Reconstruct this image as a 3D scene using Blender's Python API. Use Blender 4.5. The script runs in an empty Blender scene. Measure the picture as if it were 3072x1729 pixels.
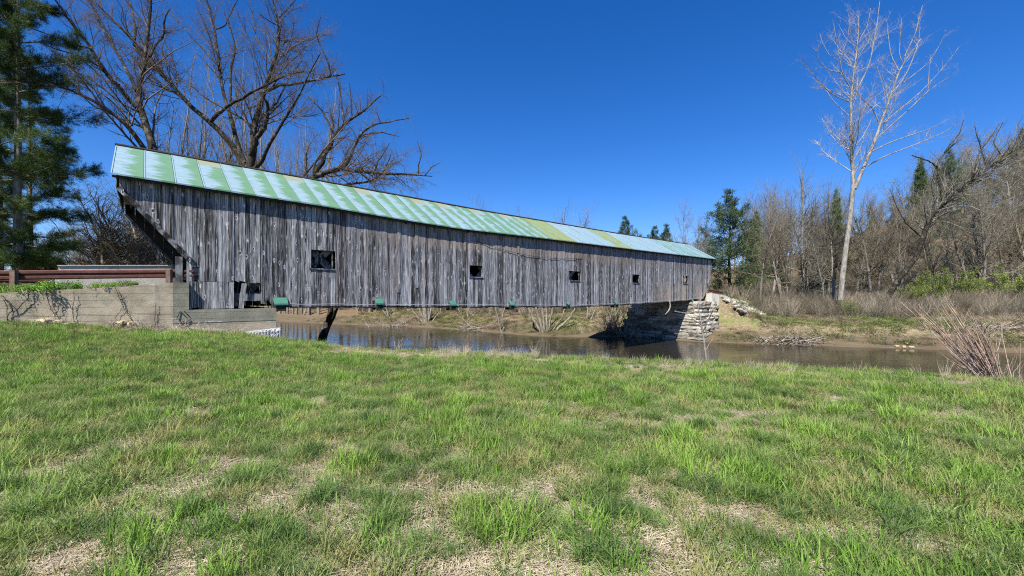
import bpy, math, random
import numpy as np
from mathutils import Vector
R = math.radians
random.seed(7); rng = np.random.default_rng(7)
scn = bpy.context.scene; COL = scn.collection

# ------------------------------------------------------------------ camera, light
F = 1235.0; CX = 1536.0; HY = 890.0; EYE = 1.6      # focal length and horizon in photo pixels, eye height in metres
cam = bpy.data.objects.new('camera', bpy.data.cameras.new('camera')); COL.objects.link(cam)
cam.data.sensor_width = 36; cam.data.lens = F/3072*36; cam.data.shift_y = 25.5/3072
cam.data.clip_start = .05; cam.data.clip_end = 6000
cam.location = (0, 0, EYE); cam.rotation_euler = (R(90), 0, 0); scn.camera = cam
SUN = Vector((-.297, -.72, 1.)).normalized()
w = bpy.data.worlds.new('World'); scn.world = w; w.use_nodes = True
wn = w.node_tree.nodes; wl = w.node_tree.links
sky = wn.new('ShaderNodeTexSky'); sky.sky_type = 'NISHITA'; sky.sun_disc = False
sky.sun_elevation = math.asin(SUN.z); sky.sun_rotation = math.atan2(SUN.x, SUN.y); sky.altitude = 400
sky.air_density = 1.0; sky.dust_density = 0.0; sky.ozone_density = 4.0
hs = wn.new('ShaderNodeHueSaturation'); hs.inputs['Saturation'].default_value = 1.33; hs.inputs['Value'].default_value = 1.0
hs.inputs['Hue'].default_value = .503
bg = wn['Background']; bg.inputs['Strength'].default_value = .067
wl.new(sky.outputs[0], hs.inputs['Color']); tn = wn.new('ShaderNodeMix'); tn.data_type = 'RGBA'; tn.blend_type = 'MULTIPLY'; tn.inputs[0].default_value = 1; tn.inputs[7].default_value = (.95, 1.0, 1.26, 1)
wl.new(hs.outputs[0], tn.inputs[6]); wl.new(tn.outputs[2], bg.inputs[0])
sl = bpy.data.lights.new('sun', 'SUN'); sl.energy = 5.0; sl.angle = R(.5); sl.color = (1, .955, .88)
so = bpy.data.objects.new('sun', sl); COL.objects.link(so); so.rotation_euler = SUN.to_track_quat('Z', 'Y').to_euler()
so.location = (0, -20, 30)
scn.view_settings.view_transform = 'Standard'; scn.view_settings.look = 'None'; scn.view_settings.gamma = 1
scn.view_settings.exposure = 1.02; scn.view_settings.use_curve_mapping = False

scn.cycles.filter_width = 1.1; scn.cycles.use_denoising = False; scn.cycles.max_bounces = 6; scn.cycles.sample_clamp_indirect = 4
# ------------------------------------------------------------------ helpers
def P(px, py, Y):                       # world point seen at photo pixel (px,py) at depth Y
    return np.array([(px-CX)/F*Y, Y, EYE+(HY-py)/F*Y])
def tag(o, label=None, cat=None, group=None, kind=None):
    if label: o['label'] = label
    if cat: o['category'] = cat
    if group: o['group'] = group
    if kind: o['kind'] = kind
    return o
def empty(name, loc=(0, 0, 0), rz=0, **k):
    o = bpy.data.objects.new(name, None); COL.objects.link(o); o.location = loc; o.rotation_euler = (0, 0, rz)
    o.empty_display_size = .2
    return tag(o, **k)
def link(name, me, parent=None, **k):
    o = bpy.data.objects.new(name, me); COL.objects.link(o)
    if parent: o.parent = parent
    return tag(o, **k)
def mesh(name, v, f, m=None, smooth=False):
    me = bpy.data.meshes.new(name)
    v = np.asarray(v, dtype=np.float32).reshape(-1, 3)
    if isinstance(f, np.ndarray):
        n, k = f.shape
        me.vertices.add(len(v)); me.vertices.foreach_set('co', v.ravel())
        me.loops.add(n*k); me.loops.foreach_set('vertex_index', f.astype(np.int32).ravel())
        me.polygons.add(n); me.polygons.foreach_set('loop_start', np.arange(0, n*k, k, dtype=np.int32))
        me.update(calc_edges=True)
    else:
        me.from_pydata(v.tolist(), [], f); me.update()
    if smooth: me.polygons.foreach_set('use_smooth', np.ones(len(me.polygons), bool))
    if m: me.materials.append(m)
    return me
class MB:
    def __init__(s): s.v = []; s.f = []
    def add(s, v, f):
        n = len(s.v); s.v += [tuple(map(float, a)) for a in v]; s.f += [tuple(i+n for i in q) for q in f]; return s
    def hexa(s, a):     # 8 corners: bottom 4 ccw, top 4 ccw
        return s.add(a, [(3, 2, 1, 0), (4, 5, 6, 7), (0, 1, 5, 4), (1, 2, 6, 5), (2, 3, 7, 6), (3, 0, 4, 7)])
    def box(s, x0, x1, y0, y1, z0, z1):
        return s.hexa([(x0, y0, z0), (x1, y0, z0), (x1, y1, z0), (x0, y1, z0), (x0, y0, z1), (x1, y0, z1), (x1, y1, z1), (x0, y1, z1)])
    def bar(s, a, b, w, h, up=(0, 0, 1)):
        a = Vector(a); b = Vector(b); t = (b-a).normalized(); u = t.cross(Vector(up))
        if u.length < 1e-3: u = t.cross(Vector((1, 0, 0)))
        u.normalize(); n = u.cross(t).normalized(); u = u*w/2; n = n*h/2
        return s.hexa([a-u-n, a+u-n, b+u-n, b-u-n, a-u+n, a+u+n, b+u+n, b-u+n])
    def tube(s, pts, rad, n=6):
        v, f = tubes(np.array([pts], float), np.array([rad if hasattr(rad, '__len__') else [rad]*len(pts)], float), n)
        return s.add(v, f.tolist())
    def build(s, name, m, parent=None, smooth=False, **k):
        return link(name, mesh(name, s.v, s.f, m, smooth), parent, **k)
def tubes(Pp, Rr, n=3):                 # many polylines (N,K,3), radii (N,K) -> verts, quads
    N, K, _ = Pp.shape
    T = np.gradient(Pp, axis=1); T /= np.linalg.norm(T, axis=2, keepdims=True)+1e-9
    ref = np.array([.31, .52, .79]); ref2 = np.array([.8, -.55, .2])
    m0 = T[:, :1].mean(axis=1, keepdims=True)
    rf = np.where(np.abs((m0*ref).sum(-1, keepdims=True)) > .8, ref2, ref)
    A = np.cross(T, rf); A /= np.linalg.norm(A, axis=2, keepdims=True)+1e-9
    B = np.cross(T, A)
    th = np.arange(n)/n*2*math.pi
    V = Pp[:, :, None]+Rr[:, :, None, None]*(A[:, :, None]*np.cos(th)[None, None, :, None]+B[:, :, None]*np.sin(th)[None, None, :, None])
    idx = np.arange(N*K*n).reshape(N, K, n)
    a = idx[:, :-1]; b = idx[:, 1:]
    Fq = np.stack([a, np.roll(a, -1, 2), np.roll(b, -1, 2), b], -1).reshape(-1, 4)
    return V.reshape(-1, 3), Fq
def joinmesh(name, parts, m, smooth=True):
    vs = []; fs = []; n = 0
    for v, f in parts:
        vs.append(v); fs.append(f+n); n += len(v)
    return mesh(name, np.concatenate(vs), np.concatenate(fs), m, smooth)

# ------------------------------------------------------------------ materials
def newmat(name, rough=.85, spec=.2):
    m = bpy.data.materials.new(name); m.use_nodes = True
    b = m.node_tree.nodes['Principled BSDF']; b.inputs['Roughness'].default_value = rough
    b.inputs['Specular IOR Level'].default_value = spec
    return m, m.node_tree.nodes, m.node_tree.links, b
class NT:
    def __init__(s, m): s.n = m.node_tree.nodes; s.l = m.node_tree.links
    def set(s, sock, v):
        if isinstance(v, bpy.types.NodeSocket): s.l.new(v, sock)
        elif v is not None: sock.default_value = v
    def math(s, op, a, b=None, c=None, clamp=False):
        q = s.n.new('ShaderNodeMath'); q.operation = op; q.use_clamp = clamp
        s.set(q.inputs[0], a)
        if b is not None: s.set(q.inputs[1], b)
        if c is not None: s.set(q.inputs[2], c)
        return q.outputs[0]
    def vmath(s, op, a, b=None, sc=None):
        q = s.n.new('ShaderNodeVectorMath'); q.operation = op; s.set(q.inputs[0], a)
        if b is not None: s.set(q.inputs[1], b)
        if sc is not None: s.set(q.inputs['Scale'], sc)
        return q.outputs[0]
    def coord(s, which='Object'): return s.n.new('ShaderNodeTexCoord').outputs[which]
    def pos(s): return s.n.new('ShaderNodeNewGeometry').outputs['Position']
    def sep(s, v):
        q = s.n.new('ShaderNodeSeparateXYZ'); s.set(q.inputs[0], v); return q.outputs
    def comb(s, x, y, z):
        q = s.n.new('ShaderNodeCombineXYZ'); s.set(q.inputs[0], x); s.set(q.inputs[1], y); s.set(q.inputs[2], z); return q.outputs[0]
    def noise(s, v, scale=1, detail=4, rough=.55, dist=0):
        q = s.n.new('ShaderNodeTexNoise'); s.set(q.inputs['Vector'], v); q.inputs['Scale'].default_value = scale
        q.inputs['Detail'].default_value = detail; q.inputs['Roughness'].default_value = rough; q.inputs['Distortion'].default_value = dist
        return q.outputs['Fac']
    def voro(s, v, scale=1, feat='F1', rnd=1):
        q = s.n.new('ShaderNodeTexVoronoi'); s.set(q.inputs['Vector'], v); q.inputs['Scale'].default_value = scale; q.feature = feat
        q.inputs['Randomness'].default_value = rnd
        return q.outputs['Distance']
    def ramp(s, f, a, b, ca=(0, 0, 0, 1), cb=(1, 1, 1, 1), mid=None):
        q = s.n.new('ShaderNodeValToRGB'); s.set(q.inputs[0], f); e = q.color_ramp.elements
        e[0].position = a; e[0].color = ca; e[1].position = b; e[1].color = cb
        if mid:
            for p, c in mid: k = e.new(p); k.color = c
        return q.outputs[0]
    def mapr(s, f, a, b, c=0., d=1.):
        q = s.n.new('ShaderNodeMapRange'); q.interpolation_type = 'SMOOTHSTEP'; s.set(q.inputs[0], f)
        q.inputs[1].default_value = a; q.inputs[2].default_value = b; q.inputs[3].default_value = c; q.inputs[4].default_value = d
        return q.outputs[0]
    def mix(s, f, a, b, mode='MIX'):
        q = s.n.new('ShaderNodeMix'); q.data_type = 'RGBA'; q.blend_type = mode
        s.set(q.inputs[0], f); s.set(q.inputs[6], a); s.set(q.inputs[7], b); return q.outputs[2]
    def bump(s, h, strength, dist, bsdf):
        q = s.n.new('ShaderNodeBump'); s.set(q.inputs['Height'], h); q.inputs['Strength'].default_value = strength
        q.inputs['Distance'].default_value = dist; s.l.new(q.outputs[0], bsdf.inputs['Normal'])
    def objinfo(s): return s.n.new('ShaderNodeObjectInfo').outputs
def C(r, g, b): return (r, g, b, 1)
def scaled(t, v, x, y, z): return t.vmath('MULTIPLY', v, (x, y, z))

def wood_mat(name, dark=C(.016, .015, .015), mid=C(.130, .129, .130), light=C(.54, .54, .555), fancy=True):
    m, n, l, b = newmat(name, .9, .1); t = NT(m)
    oi = t.objinfo(); rnd = oi['Random']
    o = t.vmath('ADD', t.coord(), t.comb(t.math('MULTIPLY', rnd, 37.), 0., t.math('MULTIPLY', rnd, 91.)))
    g1 = t.noise(scaled(t, o, 38, 38, .9), 1, 5, .65)
    g2 = t.noise(scaled(t, o, 110, 110, 3.), 1, 3, .6)
    wv = t.noise(scaled(t, o, 9, 9, .8), 1, 3, .6, .6)
    f = t.math('ADD', t.math('MULTIPLY', g1, .60), t.math('ADD', t.math('MULTIPLY', g2, .33), t.math('MULTIPLY', wv, .22)))
    f = t.math('ADD', f, t.math('MULTIPLY', t.math('SUBTRACT', rnd, .5), .13))
    col = t.ramp(f, .475, .72, dark, light, [(.555, mid), (.64, C(.275, .274, .281))])
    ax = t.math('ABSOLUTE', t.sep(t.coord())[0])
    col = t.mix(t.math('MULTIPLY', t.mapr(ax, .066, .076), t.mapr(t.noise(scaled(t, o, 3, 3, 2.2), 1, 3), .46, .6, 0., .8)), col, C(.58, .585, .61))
    col = t.mix(t.mapr(ax, .078, .083, 0., .6), col, C(.02, .02, .022))
    # knots with a pale halo and dark heart
    kv = scaled(t, t.vmath('ADD', o, t.vmath('SCALE', t.comb(wv, wv, g1), None, .12)), 5.2, 0.01, 2.3)
    k = t.voro(kv, 1, 'F1', 1)
    col = t.mix(t.math('MULTIPLY', t.mapr(k, .25, .13), t.mapr(g2, .42, .54)), col, C(.62, .63, .66))
    col = t.mix(t.mapr(k, .12, .08), col, C(.05, .045, .045))
    if fancy:
        pz = t.sep(t.pos())
        # purple-brown weathered boards, pale edges
        tint = t.math('MULTIPLY', t.mapr(t.math('FRACT', t.math('MULTIPLY', rnd, 13.7)), .62, .9), t.mapr(t.noise(scaled(t, t.pos(), .12, .12, .25), 1, 2), .42, .6))
        col = t.mix(t.math('MULTIPLY', tint, .3), col, t.mix(1, col, C(.82, .62, .60), 'MULTIPLY'))
        # warm unweathered band under the eaves, ragged below
        rag = t.noise(scaled(t, o, 22, 22, .6), 1, 3, .6)
        band = t.mapr(t.math('ADD', pz[2], t.math('MULTIPLY', rag, 1.5)), 4.68, 4.92)
        along = t.math('MULTIPLY', t.mapr(pz[0], -7.2, -4.0), t.mapr(pz[0], 14., 4.))
        warm = t.mix(rag, C(.17, .125, .095), C(.44, .38, .31))
        band = t.math('MULTIPLY', t.math('MULTIPLY', band, along), t.mapr(t.noise(scaled(t, o, 30, 30, 1.5), 1, 3), .42, .60))
        col = t.mix(band, col, warm)
        # streaks of darker wash below band
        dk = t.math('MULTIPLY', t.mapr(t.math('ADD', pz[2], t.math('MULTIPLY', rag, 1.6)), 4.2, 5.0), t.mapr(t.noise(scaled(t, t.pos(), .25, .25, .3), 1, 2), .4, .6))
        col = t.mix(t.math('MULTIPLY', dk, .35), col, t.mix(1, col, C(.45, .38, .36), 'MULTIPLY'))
        # tan patches low near the far end
        lo = t.math('MULTIPLY', t.mapr(pz[0], 10.5, 15.), t.mapr(t.math('ADD', pz[2], t.math('MULTIPLY', rag, -1.5)), 2.6, 1.2))
        lo = t.math('MULTIPLY', lo, t.mapr(t.math('FRACT', t.math('MULTIPLY', rnd, 7.3)), .35, .6))
        col = t.mix(t.math('MULTIPLY', lo, .75), col, C(.42, .32, .22))
    l.new(col, b.inputs['Base Color'])
    h = t.math('SUBTRACT', t.math('ADD', t.math('MULTIPLY', g1, .7), t.math('MULTIPLY', g2, .5)), t.math('MULTIPLY', t.mapr(k, .13, .06), .5))
    t.bump(h, .9, .012, b)
    return m
M = {}
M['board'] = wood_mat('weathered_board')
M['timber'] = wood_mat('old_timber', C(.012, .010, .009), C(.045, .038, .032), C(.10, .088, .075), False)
M['post'] = wood_mat('grey_post', C(.06, .058, .055), C(.2, .19, .18), C(.4, .385, .36), False)

def roof_mat():
    m, n, l, b = newmat('roof_paint', .5, .4); t = NT(m)
    oi = t.objinfo(); rnd = oi['Random']; oc = t.sep(oi['Color'])
    o = t.coord(); s = t.sep(o)
    off = t.math('MULTIPLY', rnd, 50.)
    v = t.comb(t.math('ADD', s[0], off), t.math('MULTIPLY', s[1], 1.), off)
    st = t.noise(t.comb(t.math('MULTIPLY', s[0], 1.2), t.math('ADD', t.math('MULTIPLY', s[1], 24.), off), off), 1, 3, .7)
    big = t.noise(t.comb(0., t.math('ADD', t.math('MULTIPLY', s[1], 1.7), off), off), 1, 2, .5)
    # chalky bloom reaching a ragged distance across the panel from its left seam
    edge = t.math('ADD', t.math('MULTIPLY', t.math('SUBTRACT', st, .5), 1.15), t.math('MULTIPLY', t.math('SUBTRACT', big, .5), .9))
    wh = t.mapr(t.math('SUBTRACT', t.math('ADD', edge, oc[0]), s[0]), -.015, .04)
    # bloom thins toward the eave where object colour asks for it
    fine = t.noise(scaled(t, v, 3, 40, 1), 1, 3, .6)
    gr = t.mix(t.noise(scaled(t, v, 2, 2, 1), 1, 4), C(.085, .18, .10), C(.12, .23, .135))
    gr = t.mix(oc[1], gr, t.mix(fine, C(.15, .20, .065), C(.23, .27, .115)))
    ww = t.mix(t.mapr(fine, .35, .65), C(.16, .24, .28), C(.25, .345, .405))
    col = t.mix(t.math('MULTIPLY', wh, .92), gr, ww)
    # beige primer patch at the ridge of some panels
    col = t.mix(t.math('MULTIPLY', oc[2], t.mapr(s[1], 2.60, 2.66)), col, C(.22, .245, .17))
    col = t.mix(t.mapr(t.noise(t.pos(), .8, 6, .7), .6, .8, 0., .25), col, C(.2, .22, .17))
    l.new(col, b.inputs['Base Color'])
    t.bump(t.noise(scaled(t, v, 6, 2, 1), 1, 2), .25, .01, b)
    return m
M['roof'] = roof_mat()

def simple(name, a, bcol, scale=3, rough=.85, spec=.2, bump=.3, bd=.01, detail=6, stretch=(1, 1, 1), metal=0, world=True):
    m, n, l, b = newmat(name, rough, spec); t = NT(m); b.inputs['Metallic'].default_value = metal
    o = scaled(t, t.pos() if world else t.coord(), *stretch)
    f = t.noise(o, scale, detail, .65); l.new(t.ramp(f, .32, .68, C(*a), C(*bcol)), b.inputs['Base Color'])
    if bump: t.bump(t.noise(o, scale*4, detail, .6), bump, bd, b)
    return m
M['cap'] = simple('green_flashing', (.04, .135, .092), (.06, .18, .125), 3, .45, .4, .1)
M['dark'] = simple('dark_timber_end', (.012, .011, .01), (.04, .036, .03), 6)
M['rust'] = simple('rusty_steel', (.055, .020, .015), (.12, .048, .034), 7, .7, .3, .3, .004)
M['rustp'] = simple('weathered_post_steel', (.07, .045, .035), (.16, .11, .09), 9, .8)
M['galv'] = simple('pale_cable', (.22, .23, .24), (.38, .39, .41), 9, .5, .4, 0)
M['wire'] = simple('galvanised_wire', (.7, .7, .7), (.9, .9, .9), 9, .5, .4, 0)
M['rebar'] = simple('rusty_rebar', (.02, .015, .012), (.06, .04, .03), 12)
M['asphalt'] = simple('asphalt', (.045, .045, .045), (.07, .068, .065), 12)
M['deck'] = simple('deck_plank', (.05, .045, .04), (.12, .1, .085), 3)

def concrete_mat(name, a, c, lines=True):
    m, n, l, b = newmat(name, .92, .15); t = NT(m)
    p = t.pos(); s = t.sep(p)
    f = t.noise(p, 1.4, 7, .65); f2 = t.noise(p, 9, 6, .7)
    col = t.ramp(f, .3, .7, C(*a), C(*c))
    col = t.mix(t.math('MULTIPLY', t.mapr(t.noise(scaled(t, p, 4, 4, .5), 1, 4, .6), .55, .72), .5), col, C(.13, .12, .10))
    col = t.mix(t.mapr(t.noise(scaled(t, p, .7, .7, 6), 1, 6, .75), .60, .68, 0., .7), col, C(.62, .60, .55))
    col = t.mix(t.mapr(f2, .58, .74, 0., .55), col, C(.11, .10, .085))
    col = t.mix(t.mapr(t.noise(p, 2.3, 5, .7), .58, .66, 0., .35), col, C(.19, .20, .16))
    h = t.math('ADD', t.math('MULTIPLY', f2, .6), t.noise(p, 35, 4, .7))
    if lines:                     # marks of the form boards
        fz = t.math('FRACT', t.math('MULTIPLY', t.math('ADD', s[2], t.math('MULTIPLY', t.noise(p, .6, 2), .03)), 4.7))
        ln = t.mapr(fz, .0, .05)
        col = t.mix(t.math('MULTIPLY', t.math('SUBTRACT', 1., ln), t.mapr(t.noise(p, 1.7, 3), .42, .6, 0., .42)), col, C(.12, .105, .085))
        h = t.math('ADD', h, t.math('MULTIPLY', ln, .8))
    l.new(col, b.inputs['Base Color']); t.bump(h, .55, .02, b)
    return m
M['conc'] = concrete_mat('old_concrete', (.22, .185, .13), (.42, .36, .27))
M['conc2'] = concrete_mat('grey_green_concrete', (.13, .127, .095), (.31, .295, .23))
M['concp'] = concrete_mat('pale_concrete', (.36, .345, .30), (.52, .50, .44), False)
def stone_mat(name, a, c):
    m, n, l, b = newmat(name, .9, .15); t = NT(m)
    rnd = t.objinfo()['Random']; p = t.pos()
    f = t.math('ADD', t.math('MULTIPLY', t.noise(scaled(t, p, 1, 1, 3), 2.2, 6, .7), .7), t.math('MULTIPLY', rnd, .4))
    col = t.ramp(f, .34, .8, C(*a), C(*c)); l.new(col, b.inputs['Base Color'])
    t.bump(t.noise(scaled(t, p, 1, 1, 2.5), 7, 6, .7), .7, .05, b); return m
M['stone'] = stone_mat('abutment_stone', (.11, .10, .08), (.46, .425, .36))
M['ystone'] = stone_mat('ochre_stone', (.25, .19, .10), (.55, .46, .30))
M['wstone'] = stone_mat('pale_rubble', (.25, .25, .24), (.50, .50, .48))
def bark_mat(name, a, c, sc=10, lich=0):
    m, n, l, b = newmat(name, .95, .08); t = NT(m); p = t.pos()
    f = t.noise(scaled(t, p, 1, 1, .35), sc, 5, .7); col = t.ramp(f, .36, .66, C(*a), C(*c))
    if lich: col = t.mix(t.mapr(t.noise(p, 2.2, 5, .7), .52, .62, 0., lich), col, C(.30, .30, .24))
    l.new(col, b.inputs['Base Color']); t.bump(f, .9, .05, b); return m
M['bark'] = bark_mat('dark_bark', (.010, .008, .006), (.066, .055, .043), 9, .3)
M['twig'] = bark_mat('brown_twig', (.065, .052, .043), (.18, .15, .125), 3)
M['pale'] = bark_mat('pale_poplar_bark', (.12, .11, .09), (.36, .335, .29), 5)
M['palet'] = bark_mat('pale_twig', (.20, .192, .178), (.42, .405, .385), 3)
M['grey'] = bark_mat('grey_bark', (.10, .09, .07), (.30, .27, .22), 5)
M['greyt'] = bark_mat('grey_twig', (.095, .087, .066), (.285, .262, .205), 2)
M['brownt'] = bark_mat('russet_twig', (.085, .070, .048), (.205, .172, .12), 2)
M['redt'] = bark_mat('reddish_stem', (.20, .12, .09), (.42, .30, .24), 4)
M['osier'] = bark_mat('osier_stem', (.22, .145, .11), (.50, .39, .32), 4)
M['straw_stem'] = bark_mat('straw_stem', (.34, .27, .18), (.60, .52, .40), 4)
M['drift'] = bark_mat('driftwood', (.10, .08, .06), (.42, .37, .30), 4)

def leaf_mat(name, a, c, tr=.35, sc=2.2, rough=.6, extra=None):
    m, n, l, b = newmat(name, rough, .25); t = NT(m); p = t.pos()
    f = t.math('ADD', t.math('MULTIPLY', t.noise(p, sc, 3, .6), .7), t.math('MULTIPLY', t.noise(p, sc*14, 2, .6), .4))
    f = t.math('ADD', f, t.math('MULTIPLY', t.math('SUBTRACT', t.objinfo()['Random'], .5), .22))
    col = t.ramp(f, .38, .70, C(*a), C(*c))
    if extra: col = t.mix(t.mapr(t.noise(p, extra[0], 4, .65), extra[1], extra[2], 0., extra[4]), col, C(*extra[3]))
    l.new(col, b.inputs['Base Color'])
    ts = n.new('ShaderNodeBsdfTranslucent'); l.new(col, ts.inputs[0]); ms = n.new('ShaderNodeMixShader'); ms.inputs[0].default_value = tr
    l.new(b.outputs[0], ms.inputs[1]); l.new(ts.outputs[0], ms.inputs[2]); l.new(ms.outputs[0], n['Material Output'].inputs[0])
    return m
M['needle'] = leaf_mat('pine_needles', (.022, .048, .010), (.075, .12, .022), .2, .8)
M['needle2'] = leaf_mat('far_conifer_needles', (.04, .075, .022), (.11, .16, .045), .25, .5)
M['needle3'] = leaf_mat('bluish_needles', (.035, .07, .035), (.09, .13, .06), .25, .5)
M['grass'] = leaf_mat('grass_blade', (.06, .115, .024), (.245, .335, .09), .34, .55, .55, (1.6, .44, .60, (.30, .285, .11), .8))
M['tuss'] = leaf_mat('tussock_blade', (.042, .095, .022), (.185, .28, .072), .3, 2.5)
M['ygrass'] = leaf_mat('bright_blade', (.13, .25, .03), (.27, .41, .075), .38, 1.0)
M['straw'] = leaf_mat('straw_blade', (.27, .22, .14), (.60, .515, .37), .2, 2.)
M['bud'] = leaf_mat('budding_leaf', (.13, .18, .035), (.27, .33, .08), .4, .5)
M['bankg'] = leaf_mat('olive_bank_grass', (.085, .11, .03), (.22, .26, .08), .25, .8)
M['weed'] = leaf_mat('weed_leaf', (.08, .18, .02), (.20, .36, .05), .35, 2)

def ground_mat():
    m, n, l, b = newmat('ground_soil', .95, .1); t = NT(m); p = t.pos(); s = t.sep(p)
    fine = t.noise(scaled(t, p, 1, 1, 1), 30, 5, .75); med = t.noise(p, 2.2, 5, .7); big = t.noise(p, .35, 4, .6)
    thatch = t.mix(t.mapr(fine, .35, .65), C(.03, .022, .012), C(.40, .33, .21))
    near = t.mix(t.mapr(med, .38, .62), thatch, t.mix(t.mapr(fine, .35, .65), C(.012, .018, .006), C(.15, .17, .06)))
    tan = t.mix(t.mapr(t.noise(scaled(t, p, .8, .8, 4), 3.5, 8, .8), .3, .7), C(.08, .06, .035), C(.33, .27, .165))
    tan = t.mix(t.mapr(t.noise(p, .5, 5, .7), .47, .60, 0., .7), tan, C(.15, .19, .05))
    tan = t.mix(t.mapr(t.noise(scaled(t, p, 1, 1, 5), 1.2, 5, .75), .55, .66, 0., .6), tan, C(.10, .07, .045))
    lit = t.mix(t.noise(p, 1.4, 6, .75), C(.06, .042, .026), C(.24, .17, .10))
    mud = t.mix(t.noise(scaled(t, p, .4, .4, 9), 1.5, 5, .7), C(.04, .029, .018), C(.19, .15, .095))
    sand = t.mix(fine, C(.30, .255, .175), C(.56, .49, .36))
    # far side of the river lies along the line y = 38 - .45 (x-16) and beyond
    side = t.math('ADD', s[1], t.math('MULTIPLY', s[0], .45))
    wob = t.math('MULTIPLY', t.math('SUBTRACT', med, .5), 1.)
    farf = t.mapr(side, 30., 36.)
    hillf = t.mapr(t.math('ADD', s[1], t.math('MULTIPLY', big, 16.)), 56., 66.)
    sat = n.new('ShaderNodeAttribute'); sat.attribute_name = 'sand'
    near = t.mix(t.mapr(t.math('ADD', sat.outputs['Fac'], t.math('MULTIPLY', t.math('SUBTRACT', med, .5), .5)), .3, .5), near, sand)
    col = t.mix(farf, near, tan); col = t.mix(hillf, col, lit)
    col = t.mix(t.mapr(t.math('ADD', s[2], wob), -1.35, -1.85), col, mud)
    l.new(col, b.inputs['Base Color']); t.bump(t.math('ADD', fine, t.math('MULTIPLY', med, 2.)), .8, .06, b)
    return m
M['ground'] = ground_mat()
def water_mat():
    m, n, l, b = newmat('river_water', .08, .5); t = NT(m); p = t.pos()
    b.inputs['Base Color'].default_value = C(.020, .018, .012); b.inputs['IOR'].default_value = 1.33
    q = t.vmath('MULTIPLY', p, (.55, 1.3, 1)); h = t.math('ADD', t.noise(q, 1.1, 4, .6, .6), t.math('MULTIPLY', t.noise(q, 5., 3, .6), .25))
    t.bump(t.math('MULTIPLY', h, t.mapr(t.noise(scaled(t, p, .06, .16, 1), 1, 3), .35, .62, .35, 1.)), .22, .12, b)
    return m
M['water'] = water_mat()

# ------------------------------------------------------------------ bridge frame: s along, p across (away), z up
BX, BY = -7.79, 16.83; DS, DC = .7466, .6652
BA = math.atan2(DC, DS)
def W(s, p, z): return np.array([BX+DS*s-DC*p, BY+DC*s+DS*p, z])
def ws(px, p=0):                        # station s seen at photo column px on the plane at offset p
    u = (px-CX)/F; x0 = BX-DC*p; y0 = BY+DS*p
    return (u*y0-x0)/(DS-u*DC)
def wz(px, py, p=0):
    s = ws(px, p); return EYE+(HY-py)/F*(BY+DS*p+DC*s)
def toB(X, Y):
    dx = X-BX; dy = Y-BY; return dx*DS+dy*DC, -dx*DC+dy*DS

# ------------------------------------------------------------------ terrain
NL = np.array([(400, -125), (140, -38), (60, -10), (25, 6.2), (12, 12.0), (9.5, 13.2), (6.7, 14.1), (3.7, 15.0), (1, 15.9), (-4, 17.3), (-7.2, 18.3), (-10.5, 22.0), (-16, 29),
               (-26, 39), (-45, 55), (-80, 75), (-160, 105), (-500, 190)], float)
FL = np.array([(-500, 270), (-160, 150), (-100, 112), (-60, 85), (-35.4, 65.7), (-22, 59.5), (-10.3, 54), (-3, 48), (2.9, 42.7), (7.5, 41.9), (10.9, 41.7), (13.6, 43.2), (14.6, 41), (15.7, 38), (19.3, 36.3), (25.5, 34.4),
               (31.7, 32.6), (36.9, 30.3), (60, 22), (140, -8), (400, -90)], float)
def pdist(X, Y, L):
    best = np.full(X.shape, 1e9)
    for (ax, ay), (bx, by) in zip(L[:-1], L[1:]):
        dx, dy = bx-ax, by-ay; t = np.clip(((X-ax)*dx+(Y-ay)*dy)/(dx*dx+dy*dy), 0, 1)
        best = np.minimum(best, np.hypot(X-ax-t*dx, Y-ay-t*dy))
    return best
def inside(X, Y, L):
    c = np.zeros(X.shape, bool); n = len(L)
    for i in range(n):
        x1, y1 = L[i]; x2, y2 = L[(i+1) % n]
        k = ((y1 > Y) != (y2 > Y)) & (X < (x2-x1)*(Y-y1)/(y2-y1+1e-12)+x1); c ^= k
    return c
def sst(x, a, b):
    t = np.clip((x-a)/(b-a), 0, 1); return t*t*(3-2*t)
_sn = rng.uniform(0, 6.28, (14, 2)); _sa = rng.uniform(0, 6.28, 14)
def lump(X, Y, sc, seed=0):             # smooth pseudo noise -1..1
    r = 0
    for i in range(6):
        a = _sa[(i+seed) % 14]; k = sc*(1+.45*i)
        r = r+np.sin((X*math.cos(a)+Y*math.sin(a))*k+_sn[(i+seed) % 14, 0])*np.sin((-X*math.sin(a*1.7)+Y*math.cos(a*1.7))*k*.83+_sn[(i+seed) % 14, 1])/(1+.4*i)
    return r/2.6
WING0 = W(ws(518, -.21), -.21, 0)[:2]; WINGD = np.array([-3.11, -1.98]); WINGD /= np.linalg.norm(WINGD); WINGN = np.array([-WINGD[1], WINGD[0]])*-1
if WINGN[1] < 0: WINGN = -WINGN
def walltop(d): return 2.055-.100*d     # wing wall top at distance d from the bridge
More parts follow.
